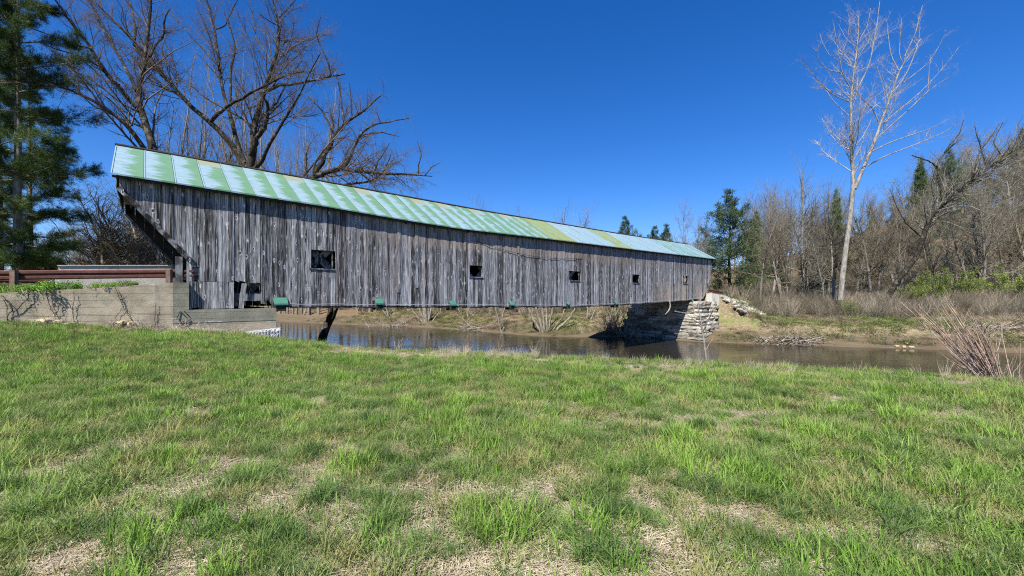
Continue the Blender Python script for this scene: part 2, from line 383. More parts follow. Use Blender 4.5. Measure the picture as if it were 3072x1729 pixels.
def H(X, Y):
    X = np.asarray(X, float); Y = np.asarray(Y, float)
    poly = np.vstack([NL, FL]); ins = inside(X, Y, poly)
    dn = pdist(X, Y, NL); df = pdist(X, Y, FL)
    wob = .35*lump(X, Y, .9, 3)
    near = np.interp(dn+wob, [0, 1.2, 3.4, 4.6, 7], [-2.6, -2.0, -.55, -.06, 0])
    near = near+.43*sst(-X, 4, 10)*sst(Y, 4.5, 12)*sst(dn, 2, 6)+.035*lump(X, Y, 1.3, 1)*sst(dn, 3, 6)+.015*lump(X, Y, 4.2, 5)
    near = near+.40*sst(-X, 10.3, 14.5)*sst(Y, 5, 11)
    near = near+.5*sst(Y, 25, 60)
    dfw = df+.6*lump(X, Y, .45, 2)
    fa = np.interp(dfw, [0, 1.5, 5, 9, 20, 40], [-2.6, -2.1, -1.1, -.5, .2, 1.0])
    fb = np.interp(dfw, [0, 1.0, 1.9, 2.6, 6, 14, 26], [-2.6, -2.15, -1.45, -1.0, -.5, .5, 1.3])
    k = sst(X, 18, 26); far = fa*(1-k)+fb*k
    far = far+(.12*lump(X, Y, .8, 6)+.05*lump(X, Y, 2.6, 8))*sst(df, 1, 5)
    u = X/np.maximum(Y, 1)
    far = far+24*sst(Y, 46, 115)*sst(u, .34, 1.15)*(1+.08*lump(X, Y, .05, 4))+9*sst(Y, 85, 200)*sst(u, -.2, .3)+7*sst(Y, 120, 330)*(1+.3*lump(X, Y, .012, 5))
    z = np.where(ins, -2.6-np.minimum(1.2, .35*np.minimum(dn, df)), np.where(dn < df, near, far))
    s, p = toB(X, Y)
    # fill behind the far abutment and the descending road
    zr = 1.8-.062*np.maximum(s-38, 0)-1.3*np.maximum(35.8-s, 0)
    off = np.maximum(np.abs(p-2.75)-3.4, 0)
    e = zr-.62*off
    z = np.where((s > 34.2) & (e > z) & ~((p < .3) & (s < 36.5)), e, z)
    # fill behind the near abutment
    d = (X-WING0[0])*WINGD[0]+(Y-WING0[1])*WINGD[1]; q = (X-WING0[0])*WINGN[0]+(Y-WING0[1])*WINGN[1]
    fill = np.minimum(1.8, walltop(d)-.14)-.45*np.maximum(p-6.8, 0)
    z = np.where((d > -.2) & (q > .30) & (s < -4.0) & (fill > z), fill, z)
    return z
def axis(segs):
    out = []
    for a, b, st in segs: out += list(np.arange(a, b, st))
    return np.array(out)
gx = axis([(-3000, -600, 300), (-600, -150, 30), (-150, -60, 5), (-60, -26, 1.2), (-26, -5, .26), (-5, 14, .30), (14, 44, .5), (44, 120, 2.), (120, 300, 12), (300, 900, 60), (900, 3001, 300)])
gy = axis([(-300, -20, 40), (-20, -2, 2), (-2, 12, .32), (12, 24, .26), (24, 30, .6), (30, 46, .4), (46, 72, .9), (72, 140, 3), (140, 400, 20), (400, 1000, 100), (1000, 4001, 500)])
GX, GY = np.meshgrid(gx, gy); GZ = H(GX, GY)
nx, ny = len(gx), len(gy); ii = np.arange(nx*ny).reshape(ny, nx)
gf = np.stack([ii[:-1, :-1], ii[:-1, 1:], ii[1:, 1:], ii[1:, :-1]], -1).reshape(-1, 4)
gme = mesh('ground', np.stack([GX, GY, GZ], -1), gf, M['ground'], True)
gdn = pdist(GX, GY, NL); sa_ = np.exp(-((gdn-5.2)/.95)**2)*np.clip(.75+.75*lump(GX, GY, .9, 3), 0, 1)*(GX > -6)*(GX < 14)     # wind-blown sand along the lip
at_ = gme.attributes.new('sand', 'FLOAT', 'POINT'); at_.data.foreach_set('value', sa_.ravel().astype(np.float32))
link('ground', gme, kind='structure')
wv = MB(); pl = [(x, y) for x, y in NL]+[(x, y) for x, y in FL]
wme = mesh('water', [(-520, -140, -2.55), (420, -140, -2.55), (420, 290, -2.55), (-520, 290, -2.55)], [(0, 1, 2, 3)], M['water'])
link('river_water', wme, kind='structure')

# ------------------------------------------------------------------ covered bridge
br = empty('covered_bridge', (BX, BY, 0), BA, label='long weathered grey board covered bridge with a streaked green metal roof', cat='covered bridge')
OV = .24
_e = [(337, 518), (955, 613), (1200, 655.6), (1379, 684), (1612, 711), (1940, 752), (2150, 777)]
E_S = [ws(x, -OV) for x, y in _e]; E_H = [wz(x, y, -OV)-EYE for x, y in _e]
R_S = [-6.2, -.1, 10.9, 24.7, 38.1]; R_H = [5.47, 5.47, 5.39, 5.46, 5.65]
B_S = [-5, -1.7, 3, 7.3, 16, 22.8, 29, 32.2, 34.5, 36.5]; B_H = [-.41, -.45, -.53, -.60, -.745, -.66, -.51, -.43, -.29, -.17]
eave = lambda s: EYE+float(np.interp(s, E_S, E_H)); ridge = lambda s: EYE+float(np.interp(s, R_S, R_H)); bott = lambda s: EYE+float(np.interp(s, B_S, B_H))
HWD = 2.75
S0, S1 = -6.17, 38.1
# roof panels, each hung on its own origin so that the wear follows the panel
npan = 58; pw = (S1-S0)/npan
def roofz(s, q):                        # q = 0 at the eave, 1 at the ridge
    return eave(s)*(1-q)+ridge(s)*q
run = OV+HWD
for i in range(npan):
    a = S0+i*pw; b_ = a+pw; v = []; f = []
    slope = math.hypot(run, ridge(a)-eave(a))
    for k in range(5):
        q = k/4
        y = -OV+q*run
        za, zb = roofz(a, q), roofz(b_, q)
        rip = .006*math.sin(i*2.1+k)
        v += [(0.0, y, za+rip), (.022, y, za+.0+rip), (.022, y, za+.022+rip), (.034, y, za+.022+rip), (.034, y, za+rip), (pw-.012, y, zb+rip)]
    for k in range(4):
        for j in range(5): o_ = k*6+j; f.append((o_, o_+1, o_+7, o_+6))
    # underside and drip edge
    n0 = len(v); v += [(0, -OV, eave(a)-.05), (pw, -OV, eave(b_)-.05), (pw, HWD, ridge(b_)-.05), (0, HWD, ridge(a)-.05)]
    f += [(n0+3, n0+2, n0+1, n0), (n0, n0+1, 5, 4), (n0, 4, 1, 0)]
    # panel local frame: x along, y up the slope (object coordinates), rotated to its pitch
    th = math.atan2(ridge(a)-eave(a), run)
    vv = [Vector(q_)-Vector((0, -OV, eave(a))) for q_ in v]
    c_, s_ = math.cos(th), math.sin(th)
    vv = [(q_.x, q_.y*c_+q_.z*s_, -q_.y*s_+q_.z*c_) for q_ in vv]
    o = link('roof_panel', mesh('roof_panel', vv, f, M['roof']), br)
    o.location = (a, -OV, eave(a)); o.rotation_euler = (th, 0, 0)
    x = a+pw/2
    if x < 8: wht = random.uniform(.36, .47)
    elif x < 14: wht = random.uniform(.25, .36)
    elif x < 16: wht = .05
    elif x < 19.6: wht = random.uniform(.85, 1.2)
    elif x < 23: wht = .15
    elif x < 30: wht = random.uniform(.9, 1.3)
    else: wht = random.uniform(.3, .75)
    yl = 1. if (14.0 < x < 17.2 or 20.6 < x < 23.6) else (.35 if 12.5 < x < 14 else 0)
    if 17.2 < x < 20.6: wht = 1.1
    be = 1. if (i in (3, 7, 11, 15, 17, 20, 23)) else 0.
    o.color = (wht, yl, be, 1)
# far slope, ridge cap, gables, fascia
sl_ = MB(); N_ = 22
for i in range(N_):
    a = S0+(S1-S0)*i/N_; b_ = S0+(S1-S0)*(i+1)/N_
    y0, y1 = HWD+.002, 2*HWD+OV
    sl_.hexa([(a, y0, ridge(a)-.05), (b_, y0, ridge(b_)-.05), (b_, y1, eave(b_)-.05), (a, y1, eave(a)-.05), (a, y0, ridge(a)), (b_, y0, ridge(b_)), (b_, y1, eave(b_)), (a, y1, eave(a))])
sl_.build('rear_roof_slope', M['roof'], br)
rc = MB()
for i in range(N_):
    a = S0-.02+(S1-S0+.04)*i/N_; b_ = S0-.02+(S1-S0+.04)*(i+1)/N_
    for sg in (-1, 1):
        rc.hexa([(a, HWD, ridge(a)+.012), (b_, HWD, ridge(b_)+.012), (b_, HWD+sg*.14, ridge(b_)-.062), (a, HWD+sg*.14, ridge(a)-.062),
                 (a, HWD, ridge(a)+.045), (b_, HWD, ridge(b_)+.045), (b_, HWD+sg*.145, ridge(b_)-.033), (a, HWD+sg*.145, ridge(a)-.033)])
rc.build('ridge_cap', M['dark'], br)
fa = MB()
for i in range(N_):
    a = S0+.03+(S1-S0-.06)*i/N_; b_ = S0+.03+(S1-S0-.06)*(i+1)/N_
    fa.hexa([(a, -OV+.03, eave(a)-.13), (b_, -OV+.03, eave(b_)-.13), (b_, -OV+.06, eave(b_)-.13), (a, -OV+.06, eave(a)-.13),
             (a, -OV+.03, eave(a)-.06), (b_, -OV+.03, eave(b_)-.06), (b_, -OV+.06, eave(b_)-.06), (a, -OV+.06, eave(a)-.06)])
fa.build('fascia_board', M['dark'], br)
for i in range(37):                     # rafters with their tails under the eave
    a = S0+.35+i*1.19
    for sd in (1, -1):
        mb = MB(); y0 = HWD-sd*(HWD+OV-.08); z0 = eave(a)-.14; mb.bar((a, y0, z0), (a, HWD, ridge(a)-.15), .06, .14); mb.build('rafter', M['timber'], br)
for s_, lab in ((S0+.12, 'near'), (S1-.12, 'far')):      # boarded gables over the portals
    y = -.02; nb = 27; w_ = (2*HWD+.04)/nb
    for i in range(nb):
        a0 = y+i*w_; a1 = a0+w_-.006
        if lab == 'far' and i % 2: continue
        tz = lambda yy: (ridge(s_)-abs(yy-HWD)*(ridge(s_)-eave(s_))/(HWD+OV))-.09
        zb = EYE+3.42+random.uniform(-.02, .02); a1 = a1 if lab == 'near' else a1+w_
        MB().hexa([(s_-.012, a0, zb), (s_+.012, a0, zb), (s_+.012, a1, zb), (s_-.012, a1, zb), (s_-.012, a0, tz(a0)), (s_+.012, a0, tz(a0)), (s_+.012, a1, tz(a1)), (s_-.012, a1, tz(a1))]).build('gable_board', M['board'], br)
# siding boards
wins = []
for x0, x1, y0, y1 in [(930, 998, 751, 806), (1408, 1446, 797, 831), (1709, 1738, 814, 842), (1897, 1917, 824, 849), (2049, 2063, 828, 851)]:
    xm = (x0+x1)/2; wins.append((ws(x0), ws(x1), wz(xm, y1), wz(xm, y0)))
RK = [(-5.97, EYE+3.42), (-4.25, EYE+1.24)]       # near portal rake
RK2 = [(35.7, EYE-.2), (36.9, EYE+1.2), (37.6, EYE+2.9)]
def lowend(s):
    if s < RK[1][0]:
        return RK[1][1]+(RK[1][0]-s)/(RK[1][0]-RK[0][0])*(RK[0][1]-RK[1][1])
    if s > RK2[0][0]: return float(np.interp(s, [q[0] for q in RK2], [q[1] for q in RK2]))
    return bott(s)
def board(s0, s1, za, zb, zt0, zt1, y, name='board', rot=0, m='board', th=.024, jag=0, lean=0):
    cz = (za+zt0)/2; cx = (s0+s1)/2; w_ = (s1-s0)/2
    v = []; K = 3
    cup = random.uniform(-.006, .010)
    for k in range(K+1):
        t_ = k/K; zl = za*(1-t_)+zt0*t_; zr = zb*(1-t_)+zt1*t_
        bow = cup*math.sin(t_*math.pi)
        sh = lean*(t_-.5)
        for (dx, dy, zz) in ((-w_, -th/2, zl), (w_, -th/2, zr), (w_, th/2, zr), (-w_, th/2, zl)):
            v.append((dx+sh, dy+bow, zz-cz))
    f = [(3, 2, 1, 0), tuple(K*4+i for i in range(4))]
    for k in range(K):
        for i in range(4): f.append((k*4+i, k*4+(i+1) % 4, k*4+4+(i+1) % 4, k*4+4+i))
    if jag:                              # rotten ragged foot
        v[0] = (v[0][0], v[0][1], v[0][2]+jag*random.random()); v[3] = (v[3][0], v[3][1], v[0][2]); v[1] = (v[1][0], v[1][1], v[1][2]+jag*random.random()); v[2] = (v[2][0], v[2][1], v[1][2])
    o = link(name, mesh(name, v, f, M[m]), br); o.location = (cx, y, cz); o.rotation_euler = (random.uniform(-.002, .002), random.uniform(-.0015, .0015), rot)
    return o
s = -5.99; split = ws(690); gap0, gap1 = ws(697), ws(777); jz = wz(640, 846); hole0, hole1 = ws(574), ws(591)
while s < 37.55:
    w_ = random.choice([.15, .17, .17, .18, .19, .2]); w_ = min(w_, 37.6-s+.001); e = s+w_
    g = random.uniform(.003, .008)
    if random.random() < .05: g = .022
    c = (s+e)/2; lo0, lo1 = lowend(s), lowend(e-g); tp0, tp1 = eave(s)+.02, eave(e)+.02
    y = random.uniform(-.012, .006); rot = random.uniform(-.035, .035)
    if c > -4.3: lo = bott(c)+random.uniform(-.02, .035); lo0 = lo1 = lo
    if c > 35.7: lo0, lo1 = lowend(s), lowend(e)
    a0, a1 = s, e-g
    win = [q for q in wins if q[0]-.04 < c < q[1]+.04]
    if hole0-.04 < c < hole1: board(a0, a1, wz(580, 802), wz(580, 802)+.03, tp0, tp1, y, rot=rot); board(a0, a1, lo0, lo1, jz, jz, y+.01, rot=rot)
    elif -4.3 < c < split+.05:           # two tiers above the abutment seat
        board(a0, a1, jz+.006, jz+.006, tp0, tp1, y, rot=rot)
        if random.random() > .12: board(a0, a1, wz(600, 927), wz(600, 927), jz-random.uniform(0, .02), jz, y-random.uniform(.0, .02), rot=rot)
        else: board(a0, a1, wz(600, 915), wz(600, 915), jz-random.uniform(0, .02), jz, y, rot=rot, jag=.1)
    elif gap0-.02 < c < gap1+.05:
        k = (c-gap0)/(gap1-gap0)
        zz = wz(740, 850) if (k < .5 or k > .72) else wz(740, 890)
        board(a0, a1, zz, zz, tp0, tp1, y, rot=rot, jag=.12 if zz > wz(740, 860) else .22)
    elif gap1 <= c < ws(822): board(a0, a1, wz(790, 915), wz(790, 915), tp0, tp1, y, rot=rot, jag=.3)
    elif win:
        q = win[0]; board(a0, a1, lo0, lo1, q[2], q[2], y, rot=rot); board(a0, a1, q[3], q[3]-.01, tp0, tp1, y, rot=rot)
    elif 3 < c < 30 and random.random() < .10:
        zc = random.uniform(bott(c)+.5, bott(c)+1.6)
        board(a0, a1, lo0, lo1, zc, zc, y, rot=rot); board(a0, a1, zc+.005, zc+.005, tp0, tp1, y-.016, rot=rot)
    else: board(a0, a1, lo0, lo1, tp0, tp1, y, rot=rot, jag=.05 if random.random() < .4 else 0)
    s = e
# plank fallen aslant across the gap
lp = board(0, .15, 0, 0, .92, .92, 0); sa = ws(722, -.06); lp.location = (ws(726, -.06)+.02, -.07, wz(728, 888, -.06)); lp.rotation_euler = (-.03, .115, 0); lp['label'] = 'loose grey board leaning across the gap'
for q in wins:                            # sill boards
    MB().box(q[0]-.03, q[1]+.06, -.055, -.018, q[2]-.045, q[2]-.002).build('window_sill', M['post'], br)
    MB().box(q[0]-.02, q[0]+.015, .02, .07, q[2], q[3]).build('window_jamb', M['timber'], br); MB().box(q[1]-.015, q[1]+.02, .02, .07, q[2], q[3]).build('window_jamb', M['timber'], br)
# near lattice truss and chords
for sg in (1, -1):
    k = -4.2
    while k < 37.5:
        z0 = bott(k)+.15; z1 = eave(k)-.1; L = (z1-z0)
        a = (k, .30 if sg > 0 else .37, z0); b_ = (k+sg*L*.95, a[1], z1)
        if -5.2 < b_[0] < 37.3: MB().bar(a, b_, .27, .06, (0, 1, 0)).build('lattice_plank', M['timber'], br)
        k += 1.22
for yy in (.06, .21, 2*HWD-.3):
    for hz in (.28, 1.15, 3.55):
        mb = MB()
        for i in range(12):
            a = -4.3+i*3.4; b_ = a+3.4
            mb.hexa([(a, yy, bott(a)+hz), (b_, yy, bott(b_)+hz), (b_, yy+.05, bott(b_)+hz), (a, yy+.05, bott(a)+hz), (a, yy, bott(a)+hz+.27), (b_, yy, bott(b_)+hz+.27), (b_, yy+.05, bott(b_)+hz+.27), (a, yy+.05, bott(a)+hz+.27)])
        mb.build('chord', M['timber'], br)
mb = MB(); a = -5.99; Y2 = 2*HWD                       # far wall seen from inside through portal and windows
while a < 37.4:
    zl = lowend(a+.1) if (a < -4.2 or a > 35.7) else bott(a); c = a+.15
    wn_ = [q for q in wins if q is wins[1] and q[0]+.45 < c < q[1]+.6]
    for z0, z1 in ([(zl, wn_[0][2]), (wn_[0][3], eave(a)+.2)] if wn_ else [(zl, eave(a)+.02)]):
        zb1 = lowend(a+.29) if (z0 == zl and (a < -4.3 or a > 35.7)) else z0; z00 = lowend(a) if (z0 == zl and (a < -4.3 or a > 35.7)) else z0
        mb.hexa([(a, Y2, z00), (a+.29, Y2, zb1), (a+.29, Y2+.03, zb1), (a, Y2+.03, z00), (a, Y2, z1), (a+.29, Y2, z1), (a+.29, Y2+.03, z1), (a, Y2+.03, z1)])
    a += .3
mb.build('rear_siding', M['dark'], br, kind='stuff')  # near-black instead of board grey: shade under the roof put into the colour
for sg in (1, -1):
    k = -3.6; mb = MB()
    while k < 37.5:
        z0 = bott(k)+.15; z1 = eave(k)-.1; b_ = k+sg*(z1-z0)*.95
        if -5.2 < b_ < 37.3: mb.bar((k, Y2-.07 if sg > 0 else Y2-.13, z0), (b_, Y2-.07 if sg > 0 else Y2-.13, z1), .27, .05, (0, 1, 0))
        k += 1.22
    mb.build('rear_lattice', M['timber'], br, kind='stuff')
mb = MB()
for i in range(12):
    a = -4.6+i*3.42; b_ = a+3.42; z = lambda q: bott(q)+.62
    mb.hexa([(a, .3, z(a)-.1), (b_, .3, z(b_)-.1), (b_, Y2-.2, z(b_)-.1), (a, Y2-.2, z(a)-.1), (a, .3, z(a)), (b_, .3, z(b_)), (b_, Y2-.2, z(b_)), (a, Y2-.2, z(a))])
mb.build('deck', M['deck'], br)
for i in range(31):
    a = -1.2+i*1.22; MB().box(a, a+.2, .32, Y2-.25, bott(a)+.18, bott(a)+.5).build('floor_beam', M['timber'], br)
# rake trims at the near portal, both walls, corner post
for yy, nm in ((-.035, 1), (Y2+.05, 2)):
    MB().bar((RK[0][0]-.03, yy, RK[0][1]-.02), (RK[1][0]+.06, yy, RK[1][1]-.06), .15, .04, (0, 1, 0)).build('rake_trim', M['timber'], br)
MB().bar((RK[0][0]+.1, .12, RK[0][1]-.02), (RK[1][0]+.12, .12, RK[1][1]-.06), .26, .05, (0, 1, 0)).build('rake_soffit', M['timber'], br)
MB().box(-4.62, -4.44, -.02, .12, 1.95, EYE+1.34).build('portal_post', M['post'], br)
MB().box(-4.30, -4.12, .05, .2, 1.5, EYE+3.4).build('corner_post', M['timber'], br)
MB().box(-4.50, -4.36, Y2-.1, Y2+.02, 1.9, EYE+1.4).build('portal_post', M['post'], br)
# needle beams with green metal caps, conduit along the foot
capy = -.2
caps = [(842, 903, 48, 18), (1138, 904, 35, 14), (1359, 909, 33, 12), (1536, 910, 25, 10), (1705, 911, 12, 6), (1849, 908, 17, 8), (2077, 900, 10, 8)]
for i, (x, y, wd, hh) in enumerate(caps):
    s = ws(x, -.12); z = wz(x, y+hh*.5, -.2); hw = .24 if i == 0 else .18
    top = wz(x, y-hh*.55, -.02)
    if i == 4: hw = .12
    MB().box(s-hw*.78, s+hw*.78, -.17, .3, z-.28, z-.035).build('beam_end', M['dark'], br)
    MB().hexa([(s-hw, -.21, z-.01), (s+hw, -.21, z-.01), (s+hw, -.028, top-.03), (s-hw, -.028, top-.03), (s-hw, -.21, z+.012), (s+hw, -.21, z+.012), (s+hw, -.028, top), (s-hw, -.028, top)]).build('beam_cap', M['cap'], br)
    MB().box(s-hw, s+hw, -.222, -.212, z-.05, z+.012).build('cap_drip_edge', M['cap'], br)
pts = [(a, -.075, bott(a)+.165+.012*math.sin(a*3.1)) for a in np.linspace(ws(865), 35, 90)]
MB().tube(pts, .012, 6).build('conduit', M['galv'], br)
pts = [(a, -.035, bott(a)+.06+.02*math.sin(a*2.3)) for a in np.linspace(ws(845), 34.5, 60)]
mb = MB()
for p0, p1 in zip(pts[:-1], pts[1:]): mb.bar(p0, p1, .035, .05)
mb.build('shadow_strip', M['dark'], br)  # dark wavy strip standing in for the shadow line below the conduit
a, b_ = ws(1425), ws(1745)                  # wire sagging on the wall
pts = [(a+(b_-a)*t_, -.05, (EYE+2.98)*(1-t_)+(EYE+2.62)*t_-1.5*t_*(1-t_)) for t_ in np.linspace(0, 1, 24)]
MB().tube(pts, .011, 4).build('wire', M['dark'], br)

# ------------------------------------------------------------------ near abutment and wing wall
ab = empty('bridge_abutment', (BX, BY, 0), BA, label='low stained concrete abutment carrying the left end of the covered bridge', cat='abutment')
PA = -.21
sA, sB, sC = ws(518, PA), ws(567, PA), ws(828, PA)
seat = wz(700, 928, PA); stub = wz(545, 848, PA)
def slab(mb, x0, x1, y0, y1, z0, z1, n=10, j=.02):
    for i in range(n):
        a = x0+(x1-x0)*i/n; b = x0+(x1-x0)*(i+1)/n; mb.box(a, b-.0, y0, y1, z0, z1)
MB().box(sA, sC, PA, 6.1, -2.9, seat-.44).build('footing_lift', M['conc'], ab)
MB().box(sA, sC+.01, PA-.012, 6.1, seat-.436, seat).build('bridge_seat', M['conc2'], ab)
MB().box(sA+.004, sB, PA-.005, -.02, seat+.003, stub).build('end_stub', M['conc2'], ab)
MB().box(sA, sA+.55, .3, 5.9, seat+.003, 1.72).build('backwall', M['conc'], ab)
MB().hexa([(sA+.2, PA-.04, .1), (ws(690), PA-.04, .1), (ws(690), PA-.01, .1), (sA+.2, PA-.01, .1), (sA+.25, PA-.02, .58), (ws(680), PA-.015, .45), (ws(680), PA-.01, .45), (sA+.25, PA-.01, .58)]).build('lime_crust', M['concp'], ab)
for x0, y0, x1, y1 in [(541, 935, 555, 948), (551, 933, 568, 949), (530, 955, 541, 934), (541, 965, 557, 982), (548, 963, 567, 985), (541, 980, 557, 996), (552, 985, 567, 999), (531, 985, 572, 959)]:
    MB().bar((ws(x0, PA), PA-.05, wz(x0, y0, PA)), (ws(x1, PA), PA-.03, wz(x1, y1, PA)), .018, .018).build('rebar', M['rebar'], ab)
wgl = 12.6
ww = empty('wing_wall', (WING0[0], WING0[1], 0), math.atan2(WINGD[1], WINGD[0]), label='long board-marked concrete retaining wall sloping down from the bridge to the left edge', cat='retaining wall')
# local x to the left along the wall, local y = toward the camera side (rotation flips it)
yb = -1 if abs(math.cos(math.atan2(WINGD[1], WINGD[0]))*WINGN[1]-math.sin(math.atan2(WINGD[1], WINGD[0]))*WINGN[0]) > 0 and (WINGN[0]*-WINGD[1]+WINGN[1]*WINGD[0]) < 0 else 1
def wingbox(z0f, z1f, y0, y1, name, m):
    mb = MB(); n = 30
    for i in range(n):
        a = -.02+wgl*i/n; b = -.02+wgl*(i+1)/n
        ya, yc = sorted((yb*y0, yb*y1))
        mb.hexa([(a, ya, z0f(a)), (b, ya, z0f(b)), (b, yc, z0f(b)), (a, yc, z0f(a)), (a, ya, z1f(a)), (b, ya, z1f(b)), (b, yc, z1f(b)), (a, yc, z1f(a))])
    return mb.build(name, m, ww)
wingbox(lambda a: -.4, lambda a: 1.01-.0*a, .0, .62, 'lower_lift', M['conc'])
wingbox(lambda a: 1.02-.0*a, lambda a: max(1.03, walltop(a)-.02*math.sin(a*1.3)*(a > 1)), .012, .62, 'upper_lift', M['conc'])
# sawn stub of spalled aggregate near the joint
rd = empty('approach_road', (BX, BY, 0), BA, kind='structure')
MB().box(-24, sA, 2.2, 5.7, 1.72, 1.83).build('road_surface', M['asphalt'], rd)
MB().box(37.6, 38.2, .6, 5.6, 1.4, 1.8).build('road_surface', M['asphalt'], rd)
mb = MB()
for i in range(12):
    a = 38.2+i*3; b = a+3; z = lambda q: 1.8-.062*(q-38)+.05
    mb.hexa([(a, .6, z(a)-.1), (b, .6, z(b)-.1), (b, 5.6, z(b)-.1), (a, 5.6, z(a)-.1), (a, .6, z(a)), (b, .6, z(b)), (b, 5.6, z(b)), (a, 5.6, z(a))])
mb.build('road_surface', M['asphalt'], rd)
pr = empty('parapet', (BX, BY, 0), BA, label='plain pale concrete parapet on the far side of the road left of the bridge', cat='parapet')
MB().hexa([(-7.9, 5.95, .8), (-4.3, 5.95, .8), (-4.3, 6.3, .8), (-7.9, 6.3, .8), (-7.9, 5.95, EYE+1.18), (-4.3, 5.95, EYE+1.37), (-4.3, 6.3, EYE+1.37), (-7.9, 6.3, EYE+1.18)]).build('parapet_wall', M['concp'], pr)
MB().hexa([(-7.93, 5.91, EYE+1.183), (-4.28, 5.91, EYE+1.373), (-4.28, 6.34, EYE+1.373), (-7.93, 6.34, EYE+1.183), (-7.93, 5.91, EYE+1.22), (-4.28, 5.91, EYE+1.41), (-4.28, 6.34, EYE+1.41), (-7.93, 6.34, EYE+1.22)]).build('parapet_coping', M['concp'], pr)
# gabion at the foot of the abutment
gb = empty('gabion', (BX, BY, 0), BA, label='white wire gabion mattress filled with pale stones at the abutment foot', cat='gabion')
g0, g1 = ws(722, -.45), ws(838, -.45)
gt = [wz(722, 999, -.45), wz(838, 985, -.45)]; gbm = [wz(722, 1016, -.45)-.1, wz(838, 1020, -.45)]
def tmpl_stone(seed, n=2):
    r = random.Random(seed); mb = MB(); mb.box(-.5, .5, -.5, .5, -.5, .5)
    import bmesh
    me = mesh('stone', mb.v, mb.f); bm = bmesh.new(); bm.from_mesh(me); bmesh.ops.subdivide_edges(bm, edges=bm.edges[:], cuts=1, use_grid_fill=True)
    for v in bm.verts:
        l_ = max(abs(v.co.x), abs(v.co.y), abs(v.co.z)); k = .5+.5*(1-(v.co.length-.5)/.37*.42)
        v.co = Vector((v.co.x*k*1.06+r.uniform(-.07, .07), v.co.y*k*1.06+r.uniform(-.07, .07), v.co.z*k*1.06+r.uniform(-.09, .09)))
    bm.to_mesh(me); bm.free(); return me
STONES = [tmpl_stone(i) for i in range(6)]
def stone(parent, mi, loc, sc, m, rz=0, name='stone', tilt=.06, **k):
    key = (mi, m); 
    if key not in stone.c: me = STONES[mi].copy(); me.materials.append(M[m]); stone.c[key] = me
    o = link(name, stone.c[key], parent, **k); o.location = loc; o.scale = sc
    o.rotation_euler = (random.uniform(-tilt, tilt), random.uniform(-tilt, tilt), rz); return o
stone.c = {}
x = g0
while x < g1-.08:
    L = random.uniform(.12, .22)
    k = (x-g0)/(g1-g0); t0 = gt[0]*(1-k)+gt[1]*k; b0 = gbm[0]*(1-k)+gbm[1]*k; zz = t0-.08
    while zz > b0-.1:
        stone(gb, random.randrange(6), (x+L/2, -.35+random.uniform(-.02, .02), zz), (L*1.12, .3, .17), 'wstone'); zz -= .15
    x += L
for i in range(11):
    k = i/10; x = g0+.25+(g1-g0-.25)*k; t0 = gt[0]+(gt[1]-gt[0])*((x-g0)/(g1-g0)); b0 = gbm[0]+(gbm[1]-gbm[0])*((x-g0)/(g1-g0))
    MB().bar((x, -.53, b0-.05), (x, -.53, t0+.02), .016, .016).build('wire', M['wire'], gb)
MB().bar((g0+.2, -.53, gt[0]+.03), (g1+.02, -.53, gt[1]+.02), .018, .018).build('wire', M['wire'], gb)
# guard rails
def wbeam(pts, name='rail', parent=None, hgt=.265, m='rust'):     # pts: list of world top points; W section facing the camera
    prof = [(0, 0), (.06, -.035), (.06, -.10), (.0, -.135), (.0, -.175), (.06, -.21), (.06, -.275), (0, -.31)]
    v = []; f = []
    for i, p in enumerate(pts):
        for (o_, dz) in prof: v.append((p[0]+o_*.1, p[1]-o_, p[2]+dz*hgt/.31))
    n = len(prof)
    for i in range(len(pts)-1):
        for j in range(n-1): a = i*n+j; f.append((a, a+1, a+n+1, a+n))
    me = mesh(name, v, f, M[m]); o = link(name, me, parent); md = o.modifiers.new('t', 'SOLIDIFY'); md.thickness = .008; return o
gr = empty('guard_rail', (WING0[0], WING0[1], 1.9), label='rusty red W-beam guard rail above the wing wall left of the bridge', cat='guard rail')
def wingpt(d, q, z): a = WING0+WINGD*d+WINGN*q; return (a[0]-WING0[0], a[1]-WING0[1], z-1.9)
wbeam([wingpt(d, .32, EYE+.90-.042*d) for d in np.linspace(-.55, 12, 12)], parent=gr)
gq = empty('guard_rail', tuple(W(-8.3, 6.1, 1.9)), label='far lower length of red guard rail across the road at the left edge', cat='guard rail'); oq = W(-8.3, 6.1, 1.9)
wbeam([tuple(W(s_, 6.1, EYE+.66)-oq) for s_ in np.linspace(-8.1, -24, 8)], parent=gq)
for s_ in (-9, -12.5, -16, -20):
    a = W(s_, 6.25, 0)-oq; MB().box(a[0]-.07, a[0]+.07, a[1]-.05, a[1]+.05, -.6, EYE+.66-1.9).build('rail_post', M['rustp'], gq)
for px in (47, 509):
    u = (px-CX)/F; dd = (u*WING0[1]-WING0[0]-.3*WINGN[0]+u*.3*WINGN[1])/(WINGD[0]-u*WINGD[1])
    a = WING0+WINGD*dd+WINGN*.2-WING0
    MB().box(a[0]-.075, a[0]+.075, a[1]-.05, a[1]+.05, walltop(dd)-.35-1.9, EYE+.905-.042*dd-1.9).build('rail_post', M['rustp'], gr)
for dd in (7.6,):
    a = WING0+WINGD*dd+WINGN*.2-WING0; MB().box(a[0]-.075, a[0]+.075, a[1]-.05, a[1]+.05, -.8, EYE+.58-1.9).build('rail_post', M['rustp'], gr)
g2 = empty('guard_rail', tuple(W(38, 0, 1.8)), label='rusty brown guard rail running down from the far right end of the bridge', cat='guard rail')
o0 = W(38, 0, 1.8)
wbeam([tuple(W(s_, -.1-.02*(s_-37), EYE+.72-.066*(s_-37.2))-o0) for s_ in np.linspace(36.6, 58, 8)], parent=g2)
